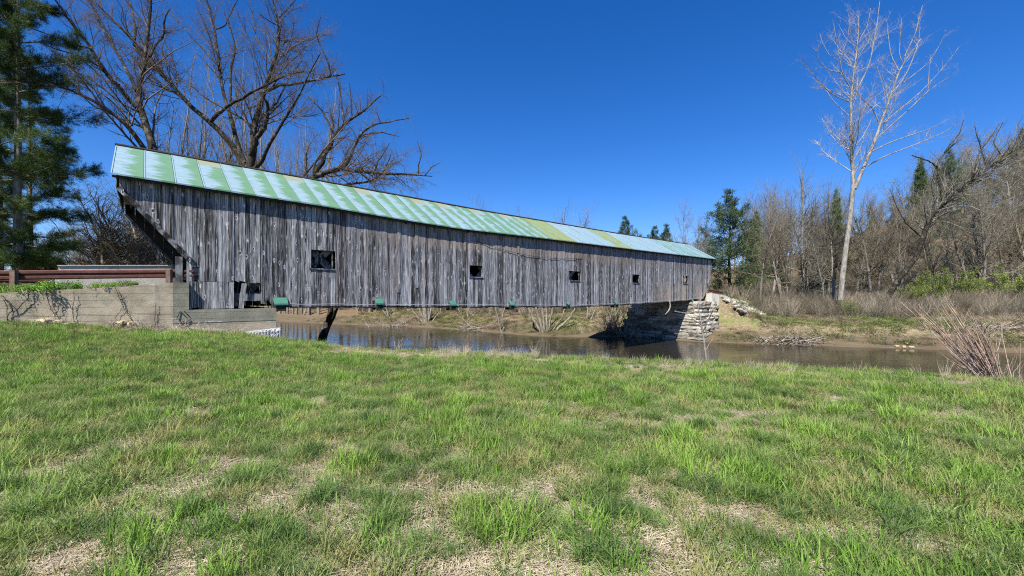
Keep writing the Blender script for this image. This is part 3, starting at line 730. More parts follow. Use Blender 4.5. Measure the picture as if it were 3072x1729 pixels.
for s_ in (38.4, 42.6, 46.8, 51, 55.2):
    a = W(s_, .12-.02*(s_-37), 0)-o0; zt = EYE+.72-.066*(s_-37.2)
    MB().box(a[0]-.09, a[0]+.09, a[1]-.06, a[1]+.06, zt-1.1-1.8, zt+.03-1.8).build('rail_post', M['rust'], g2)
a = P(2196, 866, 54); g3 = MB().box(-.16, .16, -.03, .03, -.55, .3).build('marker_board', M['rust'], None, label='small rusty board standing beyond the guard rail near the far bridge end', cat='sign'); g3.location = tuple(a)
MB().box(-.05, .05, .032, .1, -1.9, .25).build('post', M['rustp'], g3)

# ------------------------------------------------------------------ far abutment of dry stone
fb = empty('stone_abutment', (BX, BY, 0), BA, label='dry stone abutment rising from the river under the far right end of the bridge', cat='abutment')
z = -2.75; row = 0
SF = 33.0
while z < 1.02:
    hgt = random.uniform(.2, .42); f_ = (z+2.75)/3.8
    bat = .75*(1-f_)
    # near face
    x = SF-.35*(1-f_); xe = 35.0+4.4*max(0, f_)**.85
    while x < xe:
        L = random.uniform(.5, 1.7)*(1 if x < 35.5 else .55)
        stone(fb, random.randrange(6), (x+L/2, -.15-bat+random.uniform(-.10, .10)-.14*max(0, x-34), z+hgt/2), (L*1.03, .9, hgt*1.02), 'stone', 0, tilt=.04); x += L
    # river face
    y = -.2-bat
    while y < 6.2:
        L = random.uniform(.6, 1.7)
        stone(fb, random.randrange(6), (SF-.35*(1-f_)+.3+random.uniform(-.06, .06), y+L/2, z+hgt/2), (.9, L*1.03, hgt*1.02), 'stone', 0, tilt=.03); y += L
    z += hgt*.97; row += 1
MB().box(SF+.5, 37, .1, 6.0, -2.8, .9).build('core', M['conc2'], fb)
MB().box(SF-.02, 36.8, -.3, 6.1, 1.0, bott(33)-.06).build('bridge_seat', M['concp'], fb)
MB().box(SF+1.6, SF+2.2, .1, 5.9, bott(34)-.05, 1.7).build('backwall', M['concp'], fb)
mb = MB()
zc = wz(2117, 880, -.5)
MB().hexa([(35.9, -.75, .55), (38.0, -1.3, .55), (38.0, -.2, .55), (35.9, -.2, .55), (35.9, -.75, zc), (38.0, -1.3, zc-.25), (38.0, -.2, zc-.25), (35.9, -.2, zc)]).build('wing_block', M['concp'], fb)
MB().hexa([(38.005, -1.3, .55), (39.8, -1.8, .5), (39.8, -.7, .5), (38.005, -.2, .55), (38.005, -1.3, zc-.27), (39.8, -1.8, zc-.95), (39.8, -.7, zc-.95), (38.005, -.2, zc-.27)]).build('wing_block', M['concp'], fb)

# ------------------------------------------------------------------ tree growth (numpy batches)
def unit(a): return a/(np.linalg.norm(a, axis=-1, keepdims=True)+1e-9)
def grow(Pp, Rr, n, ang, lr, K, wig=.12, up=.1, t0=.15, rr=.5, r=None, gravity=0, tmax=1.0, lmin=0, taper=.3):
    r = r or rng
    N = len(Pp); seg = np.linalg.norm(np.diff(Pp, axis=1), axis=2); L = seg.sum(1)
    pr_ = L/L.sum(); par = r.choice(N, n, p=pr_)
    t = t0+(tmax-t0)*r.random(n)**.85; k = t*(Pp.shape[1]-1); k0 = np.minimum(k.astype(int), Pp.shape[1]-2); fr = (k-k0)[:, None]
    A = Pp[par, k0]; B = Pp[par, k0+1]; pos = A+(B-A)*fr; tan = unit(B-A)
    rad = (Rr[par, k0]*(1-fr[:, 0])+Rr[par, k0+1]*fr[:, 0])
    rnd = unit(r.normal(size=(n, 3))); side = unit(np.cross(tan, rnd))
    a = np.radians(r.normal(ang, ang*.22, n))[:, None]
    d = unit(tan*np.cos(a)+side*np.sin(a)+np.array([0, 0, up]))
    ln = (L[par]*lr*r.uniform(.45, 1.15, n)*(1-.55*t)).clip(lmin)
    out = np.zeros((n, K, 3)); out[:, 0] = pos; st = (ln/(K-1))[:, None]
    for i in range(1, K):
        d = unit(d+r.normal(size=(n, 3))*wig+np.array([0, 0, up*.5-gravity*i/K]))
        out[:, i] = out[:, i-1]+d*st
    R0 = (rad*rr*r.uniform(.6, 1., n)); R0 = np.minimum(R0, ln*.017+.003)
    Ro = R0[:, None]*np.linspace(1, taper, K)[None]
    return out, Ro
def resample(pts, K):
    pts = np.array(pts, float); d = np.r_[0, np.cumsum(np.linalg.norm(np.diff(pts[:, :3], axis=0), axis=1))]
    t = np.linspace(0, d[-1], K)
    # smooth cardinal resample
    lin = np.stack([np.interp(t, d, pts[:, i]) for i in range(pts.shape[1])], 1)
    for _ in range(2): lin[1:-1] = lin[1:-1]*.6+(lin[:-2]+lin[2:])*.2
    return lin
WOB = [.3]
def limb_from_px(lst, sx, ox, oy, Y, drift=0, K=14, Y2=None):
    out = []
    for i, (x, y, wpx) in enumerate(lst):
        d = Y+(0 if Y2 is None else (Y2-Y)*i/(len(lst)-1))
        p = P(ox+x/sx, oy+y/sx, d); out.append([*p, wpx/sx/F*d/2])
    a = resample(out, K); w_ = a[:, :3]
    w_[1:-1] += rng.normal(size=(K-2, 3))*a[1:-1, 3:4]*WOB[0]
    return w_, a[:, 3]
def traced_tree(name, limbs, base, label, cat, mb_, mt, lv, group=None):
    root = empty(name, tuple(base), label=label, cat=cat, group=group)
    b = np.array(base)
    for i, (p, r_) in enumerate(limbs):
        v, f = tubes((p-b)[None], r_[None], 8); link('trunk' if i == 0 else 'limb', mesh('limb', v, f, mb_, True), root)
    K0 = 14; Pp = np.stack([l[0] for l in limbs]); Rr = np.stack([l[1] for l in limbs]); parts = []
    cur = [(Pp-b, Rr)]
    allp = (Pp-b, Rr)
    for j, c in enumerate(lv):
        q = grow(allp[0], allp[1], **c); parts.append(tubes(*q, 4 if j == 0 else 3)); allp = q
    link('crown', joinmesh('crown', parts, mt), root); return root

Z1 = 2576/1024
def L1(*a, Y=28, Y2=None): return limb_from_px([(x, y, q*.86) for x, y, q in a], Z1, 0, 0, Y, Y2=Y2)
# tree A, twin stems leaning left
A_ = [L1((1300, 1750, 75), (1230, 1400, 70), (1165, 1130, 62), (1110, 1000, 58), (1060, 860, 50), (1030, 740, 44), (1040, 620, 38), (1070, 540, 34), (1110, 480, 30), (1130, 300, 26), (1125, 180, 22), (1140, -60, 14), Y=25),
      L1((1210, 1330, 42), (1100, 1115, 42), (1020, 1030, 38), (920, 900, 34), (780, 800, 26), (640, 720, 20), (480, 660, 15), (300, 610, 10), (30, 600, 6), Y=25, Y2=21),
      L1((1030, 810, 42), (960, 740, 38), (880, 640, 34), (780, 520, 32), (690, 370, 26), (560, 200, 24), (500, 120, 20), (400, -20, 12), Y=25, Y2=23),
      L1((1030, 690, 28), (990, 580, 24), (900, 430, 20), (800, 260, 18), (720, 120, 14), (670, -40, 10), Y=25, Y2=27),
      L1((690, 370, 16), (520, 320, 12), (370, 265, 10), (200, 200, 7), (60, 165, 5), Y=23.8, Y2=22),
      L1((780, 520, 14), (620, 430, 11), (420, 370, 9), (330, 330, 6), Y=24, Y2=22),
      L1((1050, 850, 16), (900, 780, 12), (760, 640, 10), (560, 540, 7), (400, 420, 5), Y=25, Y2=27),
      L1((1130, 430, 22), (1160, 350, 18), (1240, 270, 16), (1240, 140, 14), (1280, 70, 8), Y=25, Y2=26),
      L1((1000, 950, 14), (850, 760, 11), (680, 660, 9), (520, 500, 7), (360, 450, 4), Y=25, Y2=28),
      L1((900, 640, 14), (760, 500, 10), (660, 330, 8), (560, 150, 6), (520, 20, 4), Y=24, Y2=26)]
lvA = [dict(n=210, t0=.3, ang=44, lr=.42, K=8, wig=.16, up=.10, rr=.42), dict(n=2800, ang=44, lr=.42, K=6, wig=.16, up=.06, rr=.5, lmin=.5), dict(n=9500, ang=35, lr=.5, K=4, wig=.14, up=.03, rr=.62, lmin=.35)]
traced_tree('bare_tree', A_, A_[0][0][0], 'large bare tree leaning left over the left end of the bridge roof', 'tree', M['bark'], M['twig'], lvA)
B_ = [L1((1880, 1900, 100), (1870, 1500, 85), (1860, 1250, 72), (1870, 1170, 66), (1920, 1030, 54), (1955, 900, 48), (1960, 700, 40), (1990, 610, 34), (2080, 500, 30), (2140, 400, 26), (2110, 250, 22), (2110, 150, 16), (2050, -30, 10)),
      L1((1860, 1300, 60), (1790, 1150, 52), (1700, 1010, 46), (1600, 920, 42), (1480, 850, 38), (1380, 780, 36), (1290, 640, 34), (1170, 490, 36), (1080, 410, 30), (1010, 300, 24), (900, 200, 20), (850, 110, 16), (740, 60, 12), (680, -20, 8), Y2=26),
      L1((1090, 420, 26), (1010, 380, 22), (1020, 180, 18), (1000, 80, 14), (965, -20, 10), Y=26.5, Y2=28),
      L1((1590, 920, 34), (1700, 810, 28), (1760, 770, 24), (1900, 700, 20), (2010, 640, 16), (2150, 570, 12), (2290, 540, 7), Y=27.5, Y2=25),
      L1((1740, 800, 22), (1740, 620, 20), (1740, 480, 18), (1780, 430, 16), (1775, 330, 14), (1750, 250, 12), (1690, 90, 8), Y=27, Y2=28),
      L1((1850, 1230, 40), (1760, 1000, 34), (1745, 850, 28), (1690, 740, 26), (1660, 560, 24), (1640, 330, 20), (1620, 160, 16), (1560, 80, 12), (1560, -20, 8), Y=28, Y2=29),
      L1((1965, 710, 34), (2060, 660, 30), (2230, 625, 26), (2380, 605, 22), (2530, 570, 16), (2600, 560, 10), Y=28, Y2=27),
      L1((2500, 575, 14), (2480, 480, 12), (2430, 370, 10), (2380, 270, 8), (2420, 130, 5), Y=27, Y2=26),
      L1((1890, 1180, 44), (1930, 1050, 40), (2010, 960, 34), (2030, 820, 28), (1990, 740, 20), Y=28, Y2=26),
      L1((1880, 1310, 40), (1995, 1230, 34), (1985, 1150, 28), (2040, 1060, 26), (2130, 940, 22), (2190, 830, 20), (2260, 730, 16), (2340, 540, 12), (2420, 400, 8), Y=28, Y2=25),
      L1((1630, 220, 14), (1700, 200, 10), (1760, 60, 8), (1800, -10, 5), Y=28.5, Y2=28),
      L1((1650, 500, 16), (1540, 380, 12), (1440, 270, 9), (1330, 160, 6), (1290, 90, 4), Y=28, Y2=29),
      L1((2110, 200, 10), (2030, 160, 8), (1960, 110, 6), Y=28, Y2=27), L1((2110, 130, 12), (2170, 70, 9), (2230, 0, 6), Y=28, Y2=29),
      L1((1960, 900, 20), (2080, 800, 14), (2160, 640, 11), (2200, 560, 8), (2280, 460, 5), Y=28, Y2=30)]
lvB = [dict(n=290, t0=.42, ang=44, lr=.42, K=8, wig=.2, up=.12, rr=.42), dict(n=5000, ang=46, lr=.42, K=6, wig=.18, up=.08, rr=.5, lmin=.5), dict(n=20000, ang=36, lr=.5, K=4, wig=.16, up=.04, rr=.62, lmin=.35)]
traced_tree('bare_tree', B_, B_[0][0][0], 'biggest bare tree with dark crooked limbs behind the middle left of the roof', 'tree', M['bark'], M['twig'], lvB)
Z8 = 1692/700
def L8(*a, Y=26, Y2=None): return limb_from_px(a, Z8, 800, 0, Y, Y2=Y2)
C_ = [L8((180, 1800, 60), (190, 1500, 55), (240, 1340, 50), (310, 1280, 42), (400, 1260, 36), (500, 1220, 32), (620, 1225, 26), (740, 1255, 24), (830, 1275, 24), (900, 1250, 20), (990, 1270, 16), (1100, 1265, 12), (1200, 1280, 6), Y2=24),
      L8((340, 1290, 40), (400, 1180, 36), (440, 1100, 32), (490, 980, 28), (550, 910, 22), (620, 850, 18), (720, 800, 14), (780, 720, 10), (850, 680, 5)),
      L8((560, 1215, 28), (610, 1120, 22), (650, 1030, 18), (690, 950, 16), (780, 900, 12), (940, 875, 8), (1030, 860, 5), Y=25, Y2=24),
      L8((490, 970, 18), (440, 870, 14), (380, 780, 10), (300, 700, 6), Y2=27), L8((560, 890, 14), (545, 780, 12), (530, 650, 9), (490, 490, 6), (450, 470, 4), Y2=27),
      L8((450, 1350, 20), (580, 1340, 18), (680, 1325, 15), (780, 1310, 12), (860, 1240, 8), (900, 1120, 5), Y2=25),
      L8((780, 1265, 12), (800, 1180, 10), (830, 1140, 8), (890, 1040, 4), Y=25), L8((1100, 1260, 10), (1100, 1190, 9), (1125, 1120, 7), (1090, 1020, 4), Y=24.2),
      L8((650, 1020, 14), (720, 970, 10), (830, 960, 8), (960, 990, 4), Y=25), L8((260, 1290, 16), (380, 1150, 11), (520, 1040, 8), (600, 960, 4), Y=27),
      L8((620, 850, 10), (610, 700, 7), (600, 600, 4), Y=26), L8((1150, 1270, 8), (1200, 1210, 6), (1260, 1180, 3), Y=24)]
lvC = [dict(n=200, t0=.3, ang=46, lr=.42, K=8, wig=.2, up=.08, rr=.42), dict(n=2400, ang=46, lr=.42, K=6, wig=.18, up=.05, rr=.5, lmin=.4), dict(n=9000, ang=38, lr=.5, K=4, wig=.16, up=.0, rr=.62, lmin=.3)]
traced_tree('bare_tree', C_, C_[0][0][0], 'low spreading bare tree reaching one long limb to the right over the roof', 'tree', M['bark'], M['twig'], lvC)
Z7 = 1866/772; WOB[0] = .1
def L7(*a, Y=42, Y2=None): return limb_from_px([(x, y, q*.72) for x, y, q in a], Z7, 2300, 0, Y, Y2=Y2)
D_ = [L7((536, 2178, 52), (553, 1972, 48), (582, 1725, 44), (614, 1546, 40), (632, 1385, 36), (625, 1180, 30), (615, 1000, 26), (600, 850, 24), (608, 700, 20), (614, 600, 16), (650, 440, 12), (672, 290, 9), (670, 80, 5)),
      L7((640, 1370, 34), (680, 1270, 32), (720, 1180, 30), (770, 1060, 26), (810, 950, 24), (840, 850, 20), (880, 760, 18), (910, 670, 16), (940, 560, 14), (970, 480, 12), (1000, 430, 10), (1080, 350, 7), (1120, 280, 5)),
      L7((608, 640, 10), (550, 540, 9), (520, 380, 7), (480, 150, 4), Y2=41), L7((600, 740, 10), (480, 690, 9), (400, 620, 7), (320, 510, 5), (240, 440, 3), Y2=40),
      L7((595, 840, 9), (480, 730, 7), (420, 640, 5), (330, 560, 3), Y2=43), L7((615, 720, 12), (690, 590, 11), (750, 460, 9), (770, 330, 8), (800, 180, 6), (820, 10, 4), Y2=43),
      L7((550, 530, 7), (440, 510, 6), (380, 440, 5), (355, 340, 3), Y2=41), L7((540, 450, 6), (450, 400, 5), (400, 300, 4), (385, 240, 3), Y2=42.5),
      L7((540, 400, 5), (590, 280, 4), (600, 160, 3)), L7((650, 440, 7), (750, 280, 5), (775, 190, 3), Y2=41), L7((672, 290, 6), (730, 190, 5), (755, 60, 3)),
      L7((955, 510, 8), (900, 400, 7), (880, 250, 5), (870, 140, 3), Y2=43), L7((985, 450, 8), (960, 400, 7), (970, 250, 6), (978, 130, 3)), L7((1000, 410, 8), (1085, 230, 7), (1100, 150, 5), (1130, 40, 3)),
      L7((915, 665, 10), (980, 600, 9), (1040, 480, 8), (1110, 290, 6), (1098, 110, 4), Y2=41), L7((985, 605, 8), (1100, 520, 7), (1180, 450, 6), (1260, 320, 5), (1305, 220, 3), Y2=40),
      L7((815, 990, 12), (960, 860, 10), (1080, 750, 8), (1200, 630, 6), (1300, 580, 4), (1390, 510, 3), Y2=39), L7((845, 900, 11), (990, 770, 9), (1100, 690, 7), (1180, 600, 6), (1280, 500, 4), (1395, 340, 3), Y2=40),
      L7((765, 1100, 12), (900, 1030, 10), (1050, 980, 8), (1200, 930, 5), (1330, 860, 3), Y2=39), L7((735, 1200, 13), (860, 1130, 11), (1000, 1080, 9), (1200, 1000, 8), (1340, 940, 6), (1430, 840, 4), Y2=38),
      L7((815, 900, 12), (770, 780, 9), (700, 730, 8), (640, 650, 5), (600, 540, 4), Y2=41), L7((865, 800, 7), (855, 670, 5), (800, 480, 3)),
      L7((1170, 640, 7), (1180, 480, 5), (1190, 420, 3), Y=39.5), L7((620, 820, 6), (750, 730, 6), (860, 650, 5), (920, 590, 4), Y2=40)]
lvD = [dict(n=330, ang=42, lr=.26, K=7, wig=.14, up=.10, rr=.40, t0=.42, lmin=.9), dict(n=2200, ang=42, lr=.42, K=5, wig=.14, up=.16, rr=.55, lmin=.5), dict(n=12000, ang=42, lr=.5, K=4, wig=.14, up=.1, rr=.7, lmin=.3)]
traced_tree('poplar_tree', D_, D_[0][0][0], 'tall pale forked bare tree standing alone at the front of the right bank', 'tree', M['pale'], M['palet'], lvD)
Z6 = 1354/822; WOB[0] = .3
def L6(*a, Y=44, Y2=None): return limb_from_px([(x, y, q*.8) for x, y, q in a], Z6, 2250, 300, Y, Y2=Y2)
E_ = [L6((690, 960, 30), (730, 880, 28), (840, 770, 28), (860, 650, 26), (900, 560, 24), (970, 490, 20), (1060, 430, 18), (1150, 350, 16), (1250, 290, 12), (1330, 230, 10), (1400, 180, 6), Y2=40),
      L6((1050, 435, 14), (1170, 390, 12), (1240, 300, 8), (1300, 200, 4), Y=42), L6((950, 500, 14), (935, 400, 13), (920, 320, 11), (970, 250, 8), (1050, 190, 4), Y=43), L6((925, 330, 8), (880, 300, 7), (800, 275, 5), Y=43, Y2=42),
      L6((1100, 390, 10), (1130, 260, 8), (1180, 200, 6), (1230, 120, 3), Y=42), L6((1170, 340, 9), (1140, 240, 7), (1110, 130, 3), Y=42), L6((1250, 290, 8), (1200, 210, 5), (1250, 110, 3), Y=41),
      L6((850, 680, 9), (770, 610, 6), (720, 520, 4), (690, 440, 2), Y=44, Y2=42), L6((960, 260, 7), (1040, 160, 5), (1055, 100, 3), Y=42.5)]
lvE = [dict(n=420, t0=.35, ang=46, lr=.32, K=8, wig=.24, up=.10, rr=.45), dict(n=2400, ang=44, lr=.42, K=6, wig=.22, up=.06, rr=.52, lmin=.6), dict(n=6000, ang=42, lr=.5, K=4, wig=.2, up=.03, rr=.65, lmin=.4)]
traced_tree('bare_tree', E_, E_[0][0][0], 'dark crooked bare tree leaning right in front of the wooded hill', 'tree', M['bark'], M['greyt'], lvE)

WOB[0] = .12
# generic bare tree meshes
def bare_variant(seed, h=13, lean=.05, spread=.3, fork=3, n=(50, 420, 2000), mb_=None, mt=None, r0=.16, up=.07):
    r = np.random.default_rng(seed); K = 14
    stems = []; rs = []
    for i in range(1):
        d = np.array([r.normal()*lean, r.normal()*lean, 1.]); p = [np.zeros(3)]
        for k in range(K-1): d = unit(d+np.r_[r.normal(size=2)*.05, .02]); p.append(p[-1]+d*h/(K-1))
        stems.append(np.array(p)); rs.append(r0*np.linspace(1.1, .12, K))
    Pp = np.stack(stems); Rr = np.stack(rs)
    q0 = grow(Pp, Rr, n[0], 46, spread*1.35, 8, .2, up, .18, .55, r)
    q1 = grow(q0[0], q0[1], n[1], 54, .5, 6, .24, .04, .1, .55, r, lmin=.6)
    q2 = grow(q1[0], q1[1], n[2], 50, .55, 4, .22, .0, .1, .7, r, lmin=.35)
    tv, tf = tubes(Pp, Rr, 7)
    return mesh('trunk', tv, tf, mb_, True), joinmesh('crown', [tubes(*q0, 4), tubes(*q1, 3), tubes(*q2, 3)], mt)
BV = [bare_variant(100+i, h=12+i % 4, lean=.06, spread=.30+.03*(i % 3), mb_=M['grey'], mt=M[['greyt', 'greyt', 'brownt', 'greyt', 'brownt', 'greyt'][i]], r0=.13+.02*(i % 3)) for i in range(6)]
SV = [bare_variant(200+i, h=9, lean=.03, spread=.2, n=(40, 200, 520), mb_=M['greyt'], mt=M[['greyt', 'twig', 'brownt'][i]], r0=.065, up=.3) for i in range(3)]
def place_tree(var, loc, rz, sc, label, group=None, name='bare_tree', cat='tree', pn=('trunk', 'crown')):
    root = empty(name, tuple(loc), rz, label=label, cat=cat, group=group); root.scale = (sc[0], sc[0], sc[1]) if hasattr(sc, '__len__') else (sc,)*3
    for nm, me in zip(pn, var): link(nm, me, root, kind='stuff' if nm == 'branches' else None)
    return root
def gz(x, y): return float(H(np.array([x]), np.array([y]))[0])
# conifers
def conifer_variant(seed, h=12, rad=2.6, tiers=34, per=6, clump=10, needle=.16, plume=1., mb_=None, mn=None, base=.12, cl=22, shape=1.0, droop=-.02, twig=True, hang=0):
    r = np.random.default_rng(seed); K = 12
    p = np.stack([np.cumsum(r.normal(size=K)*.03), np.cumsum(r.normal(size=K)*.03), np.linspace(0, h, K)], 1); Rr = (h*(.016 if h < 15 else .0095))*np.linspace(1.1, .1, K)
    tv, tf = tubes(p[None], Rr[None], 8)
    br_ = []; rr_ = []
    for i in range(tiers):
        t = base+(1-base)*(i+r.random()*.6)/tiers; z = h*t
        for j in range(per):
            a = r.random()*6.28; L = rad*shape_fn(t, shape)*r.uniform(.55, 1.1)
            el = -.12+.75*t+r.normal()*.08+droop; c0 = np.array([np.interp(z, p[:, 2], p[:, 0]), np.interp(z, p[:, 2], p[:, 1]), z]); q = [c0]
            d = np.array([math.cos(a)*math.cos(el), math.sin(a)*math.cos(el), math.sin(el)])
            for k in range(6): d = unit(d+np.array([0, 0, .05*k/3])+r.normal(size=3)*.06); q.append(q[-1]+d*L/6)
            br_.append(q); rr_.append(np.linspace(.03, .008, 7)*(.5+L/4))
    br_ = np.array(br_); rr_ = np.array(rr_)
    tw = grow(br_, rr_, int(len(br_)*clump), 48, .34, 4, .12, .05, .28, .5, r, lmin=.25)
    # needles: thin triangles along each twig's outer half
    N = len(tw[0]); cen = []; dr = []
    for k in (1, 2, 3):
        cen.append(tw[0][:, k]); dr.append(unit(tw[0][:, k]-tw[0][:, k-1]))
    cen = np.repeat(np.concatenate(cen), cl//3, 0); dr = np.repeat(np.concatenate(dr), cl//3, 0)
    cen = cen+r.normal(size=cen.shape)*.035*plume
    v = unit(dr*.7+r.normal(size=cen.shape)*.62+np.array([0, 0, .12])); sd = unit(np.cross(v, r.normal(size=cen.shape)))
    ln = needle*r.uniform(.7, 1.3, len(cen))[:, None]; wd = ln*(.04 if h > 15 else .085)
    V = np.stack([cen-sd*wd, cen+sd*wd, cen+v*ln+sd*wd*.3, cen+v*ln-sd*wd*.3], 1).reshape(-1, 3); Fq = np.arange(len(V)).reshape(-1, 4)
    bm_, bf = tubes(br_, rr_, 4)
    return mesh('trunk', tv, tf, mb_, True), mesh('branches', bm_, bf, mb_, True), mesh('crown', V, Fq, mn, False)
def shape_fn(t, s):
    if s == 1: return max(.08, (1-t)**.8)
    return max(.12, min(1, (1-t)*2.6)**.7*(.55+.45*math.sin(3.1*min(1, t*1.15))))
PINE = [conifer_variant(1, 21, 3.3, 15, 5, 40, .15, 1.3, M['grey'], M['needle'], .07, 54, 2)]*2
place_tree(PINE[0], (*P(52, 800, 22)[:2], 1.2), .4, 1., 'tall dark green pine with a pale trunk left of the bridge portal', name='pine_tree', pn=('trunk', 'branches', 'crown'))
place_tree(PINE[1], (*P(-40, 800, 21)[:2], 1.2), 2.1, 1., 'dark pine whose thick trunk stands at the very left edge', name='pine_tree', pn=('trunk', 'branches', 'crown'))
place_tree(PINE[1], (*P(92, 800, 29)[:2], 1.2), 4.1, (.9, .8), 'shaded pine with thick dark trunk just behind the front left pine', name='pine_tree', pn=('trunk', 'branches', 'crown'))
FC = [conifer_variant(11, 13, 3.6, 28, 7, 10, .34, 3., M['bark'], M['needle2'], .05, 12, 1), conifer_variant(12, 13, 4.2, 22, 7, 10, .34, 3., M['bark'], M['needle3'], .08, 12, 2)]
def conif(px, pyt, Y, k, lab, wide=1., gr='dark evergreens rising among the bare woods'):
    x, _, zt = P(px, pyt, Y); zb = gz(x, Y)-.2; sc = (zt-zb)/13
    place_tree(FC[k], (x, Y, zb), random.random()*6, (sc*wide, sc), lab, gr, 'conifer', 'tree', ('trunk', 'branches', 'crown'))
conif(1876, 655, 85, 1, 'round topped evergreen standing alone above the right half of the bridge roof', .75)
conif(1962, 685, 90, 1, 'first of two low evergreens peeping over the roof toward its right end', .8)
conif(1997, 678, 88, 0, 'second of two low evergreens peeping over the roof toward its right end', .9)
conif(2190, 578, 62, 1, 'tall full evergreen rising just beyond the far right end of the bridge', .95)
conif(2270, 640, 70, 0, 'slim evergreen just right of the tall one beyond the bridge end', .8)
conif(2510, 575, 72, 0, 'dark spire evergreen directly left of the tall pale forked tree', .62)
conif(2760, 480, 74, 0, 'bluish evergreen spire standing clear of the hill to the right of the forked tree', .62)
conif(2850, 455, 80, 1, 'broad evergreen behind the crooked leaning tree on the hill', .6)
conif(2440, 740, 56, 1, 'bushy yellow green evergreen at the wood edge left of the pale forked tree', 1.15)
conif(3068, 395, 90, 1, 'dark evergreen crowning the hill at the right edge', .6)
conif(2965, 530, 84, 1, 'small dark evergreen on the hill left of the right edge', .8)
conif(2680, 640, 82, 1, 'evergreen half hidden by bare trees in the middle of the wooded slope', 1.)

place_tree(PINE[1], (*P(0, 800, 25)[:2], 1.2), 5.2, (1., .92), 'pine filling the upper left corner behind the pale-trunked one', name='pine_tree', pn=('trunk', 'branches', 'crown'))
# the woods on the right bank
for i, (px, py, Y) in enumerate([(2330, 690, 74), (2480, 660, 84), (2620, 640, 90), (2590, 760, 62), (2720, 700, 78), (2830, 640, 92), (2900, 720, 70), (2990, 640, 88), (3040, 760, 66), (2350, 790, 60), (2790, 790, 60), (2950, 590, 98)]):
    conif(px, py, Y, i % 2, 'dark evergreen half hidden in the bare woods, %s' % ['left of the forked tree, high', 'left of the forked tree, low', 'close right of the forked tree', 'low and close right of the forked tree', 'below the bluish spire', 'above the crooked leaning tree', 'among the bushes right of the leaning tree', 'high near the right edge', 'low by the right edge', 'lowest by the bridge end', 'low behind the leaning tree', 'highest near the right edge'][i], .8+.1*(i % 3), 'evergreens inside the bare woods')
r2 = np.random.default_rng(5); WG = 'bare trees of the wooded slope beyond the river'
def skyline(px): return float(np.interp(px, [2020, 2100, 2200, 2290, 2380, 2450, 2500, 2600, 2700, 2800, 2900, 3000, 3100, 3400, 3800], [695, 665, 630, 545, 525, 575, 560, 550, 520, 480, 440, 395, 385, 370, 350]))
def wood_place(px):
    return ('between the bridge end and thin forked treetop' if px < 2330 else 'just left of the pale forked tree' if px < 2510 else 'just right of the pale forked tree' if px < 2660 else
            'behind the crooked leaning tree' if px < 2860 else 'behind the green bushes by the right edge')
n = 0
while n < 165:
    px = r2.uniform(2010, 3500); Y = r2.uniform(48, 118) if px > 2250 else r2.uniform(56, 90)
    if n < 34: px = r2.uniform(2060, 3150); Y = r2.uniform(46, 56)
    x = (px-CX)/F*Y; s_, p_ = toB(x, Y)
    if s_ < 70 and -2 < p_-2.75 < 5 and s_ > 30: continue
    if Y < 50 and px < 2200: continue
    zb = gz(x, Y); top = EYE+(HY-skyline(px)-r2.uniform(-20, 80))/F*Y; hh = np.clip(top-zb, 6.5, 19)
    if Y < 58: hh = min(hh, r2.uniform(7, 14))
    k = r2.integers(0, 6)
    place_tree(BV[k], (x, Y, zb-.15), r2.uniform(0, 6.28), (hh/13*r2.uniform(.85, 1.15), hh/(12+k % 4)), 'bare tree in the %s woods %s' % ('front' if Y < 58 else 'deepest' if Y > 85 else 'middle', wood_place(px)), WG); n += 1
for px, pyt, Y, k, lab in [(2406, 485, 50, 1, 'tall slender bare tree with forked top left of the pale forked tree'), (2345, 530, 50, 3, 'bare tree with leaning pale trunk midway between the bridge end and the forked tree'),
                           (2060, 600, 58, 0, 'thin bare tree poking above the far end of the roof')]:
    x, _, zt = P(px, pyt, Y); zb = gz(x, Y); sc = (zt-zb)/(12+k % 4); place_tree(BV[k], (x, Y, zb-.1), 1.3*k, (sc*.8, sc), lab)
# trees left of the bridge and behind it
def sapl(px, pyt, Y, k, sc=1., lab='', gr=None, var=None):
    x, _, zt = P(px, pyt, Y); zb = gz(x, Y); q = (zt-zb)/(9 if var is None else 12+k % 4); place_tree((var or SV)[k], (x, Y, zb-.1), random.random()*6, (q*sc, q), lab, gr)
for i in range(34):
    px = 470+i*14.5+random.uniform(-9, 9); Yq = random.uniform(27, 40)
    u_ = (px-CX)/F
    while Yq < 90 and (inside(np.array([u_*Yq]), np.array([Yq]), np.vstack([NL, FL]))[0] or pdist(np.array([u_*Yq]), np.array([Yq]), NL)[0] < 2.5 or pdist(np.array([u_*Yq]), np.array([Yq]), FL)[0] < 3): Yq += 1.5
    sapl(px, random.uniform(130, 400)+(60 if px > 800 else 0), Yq, i % 3, .85, 'slender upright bare tree in the thicket behind the left half of the roof', 'slender trees behind the roof')
for i in range(22): sapl(90+i*19+random.uniform(-8, 8), random.uniform(665, 730), random.uniform(60, 85), i % 6, 1.1, 'small distant bare tree on the skyline left of the bridge portal', 'distant trees left of the bridge', BV)
for i in range(13): sapl(300+i*19+random.uniform(-8, 8), random.uniform(560, 700), random.uniform(27, 36), (2, 4, 2)[i % 3], 1.5, 'tangled bare bush tree just behind the left portal of the bridge', 'tangled trees behind the portal', BV)
for px, py, lab in [(1490, 608, 'wispy bare treetop showing above the middle of the roof'), (1640, 618, 'left of two rounded bare treetops above the roof'), (1715, 612, 'right of two rounded bare treetops above the roof'), (1600, 640, 'faint bare treetop low above the roof between the wispy and the rounded ones')]:
    sapl(px, py, 78, 3 if px != 1600 else 0, 1.3, lab, None, BV)

